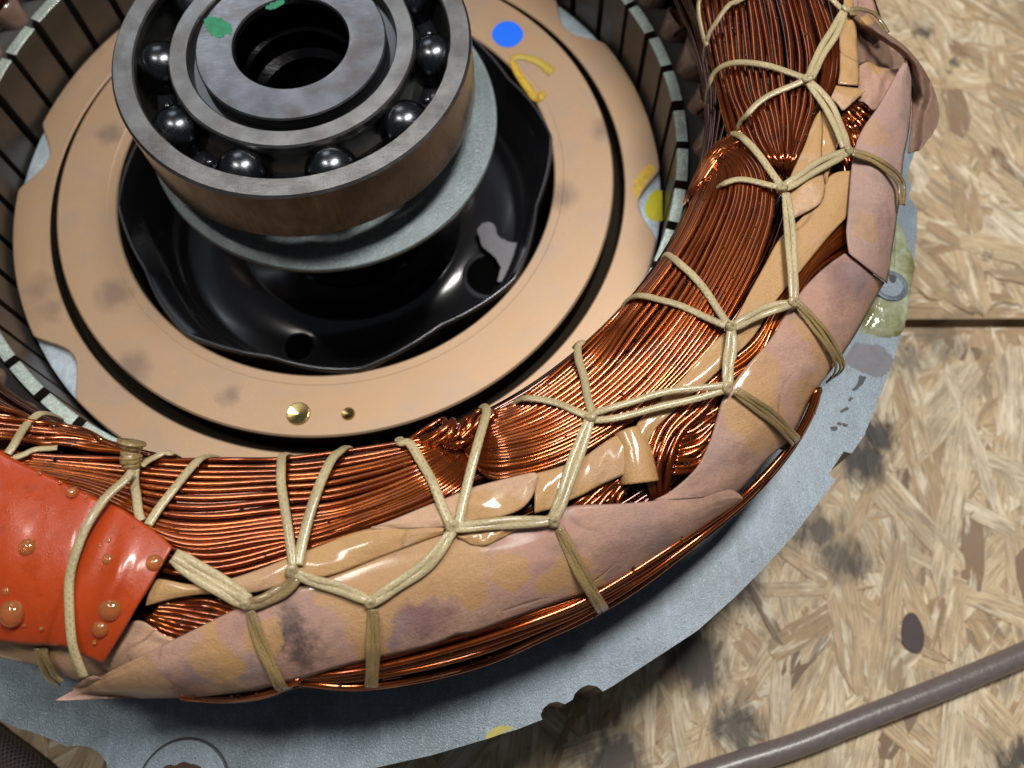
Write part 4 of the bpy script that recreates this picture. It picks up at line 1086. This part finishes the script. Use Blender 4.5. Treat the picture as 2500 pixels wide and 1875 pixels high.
paper('glossy tan rolled paper below the middle knot',
      fr('C', [(170, 940), (320, 900), (450, 855), (560, 800), (700, 700), (850, 612)]), fr('C', [(170, 1240), (300, 1203), (450, 1135), (560, 1085), (700, 1010), (872, 938)]), M_tan, d0=.6, nu=60, nv=14, bulge=.4)
# its curled end: a little tube of paper
q = lin(fr('C', [(865, 625), (925, 780), (958, 1010)]), 30)
Pc = cast(q, -.6); a = np.linspace(-2.4, 2.6, 26)
T = np.gradient(Pc, axis=0); T /= np.linalg.norm(T, axis=1, keepdims=True); N = wnormal(Pc); N -= T * (N * T).sum(1, keepdims=True); N /= np.linalg.norm(N, axis=1, keepdims=True); Bn = np.cross(T, N)
rad = np.linspace(2.6, 3.5, 30)
V = (Pc[:, None] + Bn[:, None] * (np.sin(a)[None, :, None] * rad[:, None, None]) + N[:, None] * (np.cos(a)[None, :, None] * rad[:, None, None] * .8)).reshape(-1, 3)
F = [(i * 26 + j, i * 26 + j + 1, (i + 1) * 26 + j + 1, (i + 1) * 26 + j) for i in range(29) for j in range(25)]
solidify(link('insulation_paper', mesh_np('insulation_paper', V, F, M_tan, uv=np.full((len(V), 2), .5)), label='open curled end of the rolled tan paper over the dark gap', category='paper', group='insulation papers tucked in the winding'), .3, 0)
paper('tan paper with rounded right end above the front middle knot',
      [(906, 1288), (960, 1268), (1007, 1249), (1088, 1216), (1153, 1190), (1251, 1164), (1300, 1153), (1312, 1154), (1314, 1160)],
      [(906, 1290), (960, 1291), (1000, 1290), (1085, 1286), (1134, 1276), (1218, 1263), (1270, 1244), (1300, 1212), (1314, 1166)], M_tan2, d0=1.5, nu=70, nv=14)
paper('small glossy tan paper tip hanging below the front middle knot',
      fr('E', [(1585, 790), (1700, 760), (1850, 730), (2065, 728)]), fr('E', [(1600, 815), (1700, 862), (1800, 868), (1900, 820), (2065, 732)]), M_tan, d0=1.6, nu=40, nv=10)
paper('long narrow tan paper along the lower edge of the front wires',
      [(365, 1440), (384, 1413), (470, 1427), (553, 1415), (640, 1387), (706, 1360), (760, 1340), (893, 1292), (1000, 1287), (1085, 1288)],
      [(355, 1480), (423, 1462), (505, 1450), (590, 1452), (680, 1432), (730, 1412), (795, 1408), (893, 1374), (990, 1335), (1085, 1302)], M_tan, d0=1.25, nu=100, nv=12, bulge=.4)
paper('smooth pale pink paper under the orange sleeve at lower left',
      [(-40, 1560), (100, 1572), (240, 1560), (320, 1518), (352, 1518), (400, 1550), (455, 1568)],
      [(-40, 1598), (100, 1628), (190, 1662), (255, 1668), (310, 1640), (400, 1592), (462, 1578)], M_tan2, d0=.4, nu=60, nv=14)
paper('tiny pink paper corner peeking below the pointed tip',
      fr('9', [(540, 1065), (620, 1000), (700, 965), (760, 985)]), fr('9', [(560, 1085), (640, 1060), (720, 1020), (780, 990)]), M_pink, d0=1.0, nu=20, nv=8)
# burnt spot and printed black smears
def smear(pts, m_, d, label):
    q = wob(pts, 40, 1.0); c_ = q.mean(0)
    rings = [1.0, .66, .33]
    V = np.vstack([cast(c_ + (q - c_) * s_, d) for s_ in rings] + [cast([c_], d)]); n = len(q)
    F = [(r_ * n + k, r_ * n + (k + 1) % n, (r_ + 1) * n + (k + 1) % n, (r_ + 1) * n + k) for r_ in range(2) for k in range(n)] + [(2 * n + k, 2 * n + (k + 1) % n, 3 * n) for k in range(n)]
    return V, F

# ================================================================== ORANGE SLEEVE
m, nt, b = mat('orange_silicone_cloth')
pv = pos_vec(nt); n1 = noise(nt, pv, 1.4, 3); n2 = noise(nt, pv, 30, 3)
nt.links.new(mix(nt, n1, (0.36, 0.036, 0.006), (0.48, 0.058, 0.010)), b.inputs['Base Color']); P_(b, rough=0.33, coat=0.45, coatr=0.12)
cc = mix(nt, ramp(nt, noise(nt, pv, 2.8, 6, 0.7), [(0.52, g(0)), (0.75, g(0.6))]), mix(nt, n1, (0.40, 0.042, 0.006), (0.54, 0.070, 0.010)), (0.22, 0.022, 0.006))
nt.links.new(cc, b.inputs['Base Color'])
nt.links.new(ramp(nt, noise(nt, pv, 3.5, 5, .7), [(.35, g(.2)), (.7, g(.5))]), b.inputs['Roughness'])
bump(nt, b, math_(nt, 'ADD', n2, math_(nt, 'MULTIPLY', noise(nt, pv, 1.2, 2), 4.0)), 0.22, 0.03)
up = [(-50, 1070), (33, 1119), (130, 1165), (228, 1212), (293, 1240), (340, 1270), (384, 1301), (421, 1334)]
lo = [(-50, 1566), (20, 1570), (65, 1575), (130, 1577), (170, 1582), (200, 1600), (235, 1614), (250, 1621)]
sl = paper('orange red insulating sleeve with amber resin drops under a cord', up, lo, m, d0=2.9, bulge=.9, wr=.12, nu=90, nv=40, t=.5, name='orange_sleeve', cat='sleeve',
           prof=lambda u, v: .9 * np.exp(-((u - .80 - .05 * v) / .05) ** 2) * np.sin(np.clip(v * 1.1, 0, 1) * math.pi) - 1.0 * np.exp(-((u - .63 + .08 * v) / .04) ** 2) * .9)
if 'group' in sl: del sl['group']
m, nt, b = mat('amber_resin')
P_(b, base=(1.0, 0.50, 0.15), rough=0.0, trans=0.80, ior=1.5, coat=1.0, coatr=0.02)
M_drop = m
drops = [('D', 200, 1185, 62), ('D', 35, 1520, 32), ('D', 530, 768, 42), ('D', 805, 1275, 42), ('D', 1150, 1300, 58), ('D', 808, 1128, 20), ('9', 822, 470, 80), ('9', 745, 620, 56), ('9', 78, 505, 90),
         ('D', 358, 1325, 17), ('D', 700, 1405, 17), ('D', 700, 1515, 16), ('D', 668, 1455, 10), ('D', 685, 1320, 14), ('D', 740, 1165, 16), ('9', 295, 622, 16), ('9', 165, 600, 12), ('9', 695, 725, 16),
         ('D', 285, 620, 14), ('D', 440, 690, 14), ('D', 632, 800, 10), ('D', 340, 895, 12), ('D', 410, 1130, 12), ('D', 1020, 1215, 10), ('D', 985, 1030, 10), ('9', 555, 60, 8), ('9', 890, 580, 8), ('D', 255, 1370, 8), ('D', 305, 1355, 7), ('D', 335, 1425, 8)]
for k, x, y, rz in drops:
    uv_ = fr(k, [(x, y)]); pc = cast(uv_, 3.9)[0]
    rad = rz / 3.0722 / 12.6
    nrm = wnormal(pc[None])[0]
    Vd, Fd = sphere((0, 0, 0), rad, 24, 14, (1, 1, .72))
    q = Vector(nrm).to_track_quat('Z', 'Y')
    o = link('resin_drop', mesh_np('resin_drop', Vd, Fd, M_drop), sl)
    pc2 = pc - nrm * (.55 - 0.1 * rad)
    o.location = Vector(pc2) * S; o.rotation_euler = q.to_euler()

# ================================================================== LACING CORD
lacing = empty('lacing_cord', (0, 0, ZP), label='waxed beige cord laced in knotted stitches around the copper winding', category='cord')
lo_ = Vector((0, 0, -ZP * S))
def cord(px, w=21.0, n=1, d=1.9, m_=None, ends=(0, 0), m_pts=60, sm=True, flat=.50, lift=0.0, conv=(1, 1), dive=0):
    w = w * .90; d = d + (.3 if d < 3 else 0)
    base = spline(px, m_pts) if sm else lin(px, m_pts)
    t = np.gradient(base, axis=0); t /= np.linalg.norm(t, axis=1, keepdims=True); nn_ = np.stack([-t[:, 1], t[:, 0]], -1)
    u = np.linspace(0, 1, m_pts)
    for k in range(n):
        off = (k - (n - 1) / 2) * w * .86
        squeeze = 1 - (1 - .55) * (conv[0] * np.clip(1 - u / .14, 0, 1) + conv[1] * np.clip((u - .86) / .14, 0, 1))
        q = base + nn_ * (off * squeeze)[:, None] + nn_ * (1.2 * np.sin(u * 9 + k * 2))[:, None]
        dd = d + .18 * np.sin(u * 7 + k * 1.7) + lift * np.sin(u * math.pi) - dive * np.clip(1 - u / .22, 0, 1)
        P = cast(q, dd)
        for side in (0, 1):
            if ends[side]:
                e = P[0] if side == 0 else P[-1]; e2 = P[3] if side == 0 else P[-4]
                r_, z_ = math.hypot(e[0], e[1]), e[2]
                phi = math.atan2((z_ - WZ) / (WT if z_ > WZ else WB), (r_ - WR) / WA)
                th_ = math.atan2(e[1], e[0]); dth = (th_ - math.atan2(e2[1], e2[0])) * .3
                if phi < 0: phi += 2 * math.pi
                sgn = ends[side]
                add = []
                for j in range(1, 5):
                    f = phi + sgn * j * .075; rr2, zz2 = sec_c(f, d - .6 * j)
                    add.append((rr2 * math.cos(th_ + dth * j / 3), rr2 * math.sin(th_ + dth * j / 3), zz2))
                add = np.array(add)
                # blend from the last point
                first = np.array([*(np.array(sec_xyz(phi, d, th_)))]); add = add + (e - first) * np.linspace(1, 0, 4)[:, None]
                P = np.vstack([add[::-1], P]) if side == 0 else np.vstack([P, add])
        for _ in range(2): P[1:-1] = P[1:-1] * .5 + (P[2:] + P[:-2]) * .25
        N = wnormal(P)
        hw = w / 12.6 / 2
        V, F, uv = tube_arrays(P, hw * 1.03, hw * flat, N=N, sides=12)
        o = link('stitch', mesh_np('stitch', V, F, m_ or M_cord, uv=uv), lacing); o.location = lo_
def sec_c(f, d):
    c_, s_ = math.cos(f), math.sin(f); b_ = (WT if s_ > 0 else WB) + d
    k = (abs(c_) ** WN + abs(s_) ** WN) ** (-1 / WN)
    return WR + (WA + d) * k * c_, WZ + b_ * k * s_
def sec_xyz(f, d, th_):
    # the parametrisation's angle differs from atan2 off the axes: fit by search
    rr2, zz2 = sec_c(f, d); return rr2 * math.cos(th_), rr2 * math.sin(th_), zz2
def knot(uv_, w=30, d=2.4, m_=None, sq=(1, .9, .75)):
    pc = cast([uv_], d)[0]; nrm = wnormal(pc[None])[0]; q = Vector(nrm).to_track_quat('Z', 'Y').to_matrix()
    parts = []
    hw = w / 12.6 / 2
    # two small interlocked turns of the cord
    for j in range(3):
        a = np.linspace(0, 2 * math.pi, 26)
        ph_ = rng.uniform(0, math.pi); tilt = rng.uniform(.3, .8)
        loc = np.stack([hw * .42 * np.cos(a), hw * .48 * np.sin(a) * .8, hw * .35 * np.sin(a + ph_) * tilt + (j - 1) * .35], -1)
        rot = np.array([[math.cos(ph_), -math.sin(ph_), 0], [math.sin(ph_), math.cos(ph_), 0], [0, 0, 1]])
        loc = loc @ rot.T @ np.array(q).T + pc + nrm * .1
        parts.append(tube_arrays(loc, hw * .50, hw * .46, sides=10, cap=False))
    V, F, uv = join(parts)
    o = link('knot', mesh_np('knot', V, F, m_ or M_cord, uv=uv), lacing); o.location = lo_

cord([(18, 1108), (40, 1075), (65, 1038), (85, 1016), (100, 1008)], 23, ends=(0, 1))
cord([(33, 1118), (60, 1108), (81, 1100), (110, 1095), (140, 1092)], 17, d=1.6)
cord([(322, 1150), (306, 1172), (257, 1218), (210, 1288), (180, 1362), (169, 1410), (168, 1465), (176, 1563), (190, 1612), (206, 1652)], 24, d=4.3, m_pts=90)
cord([(330, 1145), (329, 1170), (330, 1197), (337, 1240), (345, 1272)], 23, d=1.7)
cord([(540, 1119), (514, 1115), (488, 1122), (455, 1155), (423, 1194), (390, 1240), (362, 1282)], 24, d=1.8, dive=3)
cord([(436, 1118), (415, 1108), (397, 1106), (370, 1120), (345, 1138)], 20, d=1.8, dive=3)
# upright whipped knot
kp = cast([(322, 1160)], 2.0)[0]; kt = cast([(322, 1080)], 6.5)[0]
axis = spline([(325, 1150), (320, 1125), (318, 1105), (320, 1088), (322, 1078)], 24)
P = cast(axis, np.linspace(1.5, 6, 24)); rr_ = np.interp(np.linspace(0, 1, 24), [0, .12, .45, .7, .85, 1], [1.1, 1.7, 2.0, 1.6, 2.2, 2.7]) * (1 + .06 * np.sin(np.linspace(0, 1, 24) * 42))
V, F, uv = tube_arrays(P, rr_, sides=16)
V = V + rng.normal(0, .06, V.shape)
o = link('whipped_knot', mesh_np('whipped_knot', V, F, M_cordv, uv=uv), lacing); o.location = lo_
cord([(425, 1358), (470, 1388), (530, 1425), (605, 1470)], 21, 3, d=2.2)
cord([(600, 1476), (640, 1468), (690, 1442), (726, 1412)], 19, 2, d=2.1, m_=M_cordv)
cord([(687, 1113), (687, 1145), (687, 1178), (694, 1240), (712, 1345), (716, 1385)], 24, d=2.0, ends=(1, 0))
cord([(834, 1100), (820, 1110), (806, 1130), (782, 1180), (766, 1220), (753, 1262), (740, 1320), (728, 1380)], 27, d=2.0, ends=(1, 0))
knot((714, 1395), 34)
cord([(722, 1398), (770, 1420), (840, 1440), (900, 1467)], 17, 2, d=2.3)
cord([(903, 1472), (960, 1435), (1040, 1380), (1105, 1297)], 19, 2, d=2.3)
knot((905, 1472), 30); knot((601, 1476), 28)
cord([(909, 1488), (911, 1530), (910, 1600), (907, 1678)], 13.5, 3, d=1.9, m_=M_cordv, flat=.45, ends=(0, -1), conv=(1, 0))
cord([(610, 1492), (628, 1550), (655, 1615), (684, 1676)], 12.5, 3, d=1.9, m_=M_cordv, flat=.45, conv=(1, 0), ends=(0, -1))
cord([(978, 1084), (990, 1078), (1005, 1086), (1030, 1130), (1056, 1180), (1078, 1230), (1100, 1280)], 25, d=2.0, ends=(1, 0))
cord([(1190, 1003), (1183, 1030), (1168, 1080), (1150, 1140), (1135, 1210), (1120, 1280)], 25, d=2.2, ends=(1, 0))
knot((1104, 1287), 36)
cord([(1112, 1288), (1200, 1280), (1280, 1274), (1345, 1272)], 17, 2, d=2.4)
knot((1352, 1274), 32)
cord([(1350, 1268), (1375, 1210), (1405, 1120), (1440, 1024)], 20, 2, d=2.2)
cord([(1366, 1290), (1395, 1350), (1430, 1420), (1475, 1494)], 13, 3, d=1.9, m_=M_cordv, flat=.45, conv=(1, 0), ends=(0, -1))
knot((1442, 1018), 34)
cord([(1424, 836), (1412, 846), (1414, 880), (1423, 915), (1434, 965), (1448, 1012)], 22, d=2.0, ends=(1, 0))
cord([(1248, 994), (1262, 978), (1290, 971), (1356, 984), (1400, 1000), (1436, 1016)], 21, d=2.0, dive=2.6)
cord([(1450, 1008), (1500, 992), (1545, 980), (1640, 955), (1768, 940)], 19, 1, d=2.5)
cord([(1452, 1026), (1500, 1020), (1580, 1002), (1680, 978), (1768, 952)], 19, 1, d=2.2)
knot((1774, 948), 34)
cord([(1776, 940), (1778, 900), (1784, 850), (1786, 806)], 18, 2, d=2.3)
cord([(1795, 954), (1840, 985), (1890, 1022), (1946, 1078)], 13, 3, d=1.8, m_=M_cordv, flat=.45, conv=(1, 0), ends=(0, -1))
knot((1784, 800), 34)
cord([(1618, 630), (1624, 620), (1640, 626), (1668, 650), (1693, 675), (1732, 724), (1780, 794)], 22, d=2.0, dive=2.6)
cord([(1516, 758), (1526, 738), (1548, 722), (1575, 722), (1610, 732), (1660, 747), (1715, 770), (1774, 796)], 21, d=2.0, dive=2.6)
cord([(1792, 796), (1840, 772), (1885, 752), (1930, 742)], 18, 2, d=2.3)
knot((1934, 740), 34)
cord([(1938, 730), (1935, 650), (1928, 560), (1919, 472)], 17, 2, d=2.4)
cord([(1948, 742), (1985, 785), (2020, 830), (2048, 880), (2052, 900)], 13, 3, d=1.8, m_=M_cordv, flat=.45, conv=(1, 0), ends=(0, -1))
knot((1909, 460), 34)
cord([(1778, 330), (1790, 326), (1809, 332), (1830, 352), (1848, 374), (1880, 415), (1906, 450)], 22, d=2.0, dive=2.6)
cord([(1738, 472), (1752, 456), (1770, 446), (1803, 439), (1850, 445), (1902, 456)], 20, d=2.0, dive=2.6)
cord([(1916, 456), (1960, 430), (2010, 398), (2066, 372)], 20, 2, d=2.3)
knot((2070, 371), 32)
cord([(2064, 360), (2050, 318), (2024, 262), (1977, 202)], 20, 2, d=2.4)
knot((1970, 195), 36)
cord([(1734, 202), (1738, 185), (1760, 163), (1800, 153), (1868, 160), (1915, 172), (1962, 189)], 22, d=2.0, ends=(1, 0))
cord([(1800, 316), (1808, 295), (1822, 280), (1850, 253), (1890, 228), (1962, 196)], 21, d=2.0, dive=2.6)
cord([(1976, 190), (2005, 130), (2035, 80), (2060, 30)], 19, 2, d=2.3)
knot((2063, 26), 34)
cord([(1726, 98), (1732, 78), (1747, 56), (1780, 14), (1803, 2), (1840, -25)], 20, d=2.0, ends=(1, 0))
cord([(1716, -20), (1706, 10), (1706, 45), (1715, 80), (1726, 112)], 17, d=1.9)
cord([(2005, -20), (2030, 0), (2058, 22)], 20, d=2.1)
cord([(2074, 28), (2100, 28), (2128, 39), (2148, 58), (2165, 80)], 17, 2, d=2.4, m_=M_cordv)
cord([(2082, 371), (2125, 385), (2161, 407), (2190, 432), (2203, 455), (2203, 500)], 16, 2, d=3.4, m_=M_cordv)
cord([(100, 1580), (106, 1612), (122, 1645), (145, 1668)], 20, 2, d=1.2, m_=M_cordv, conv=(0, 0))
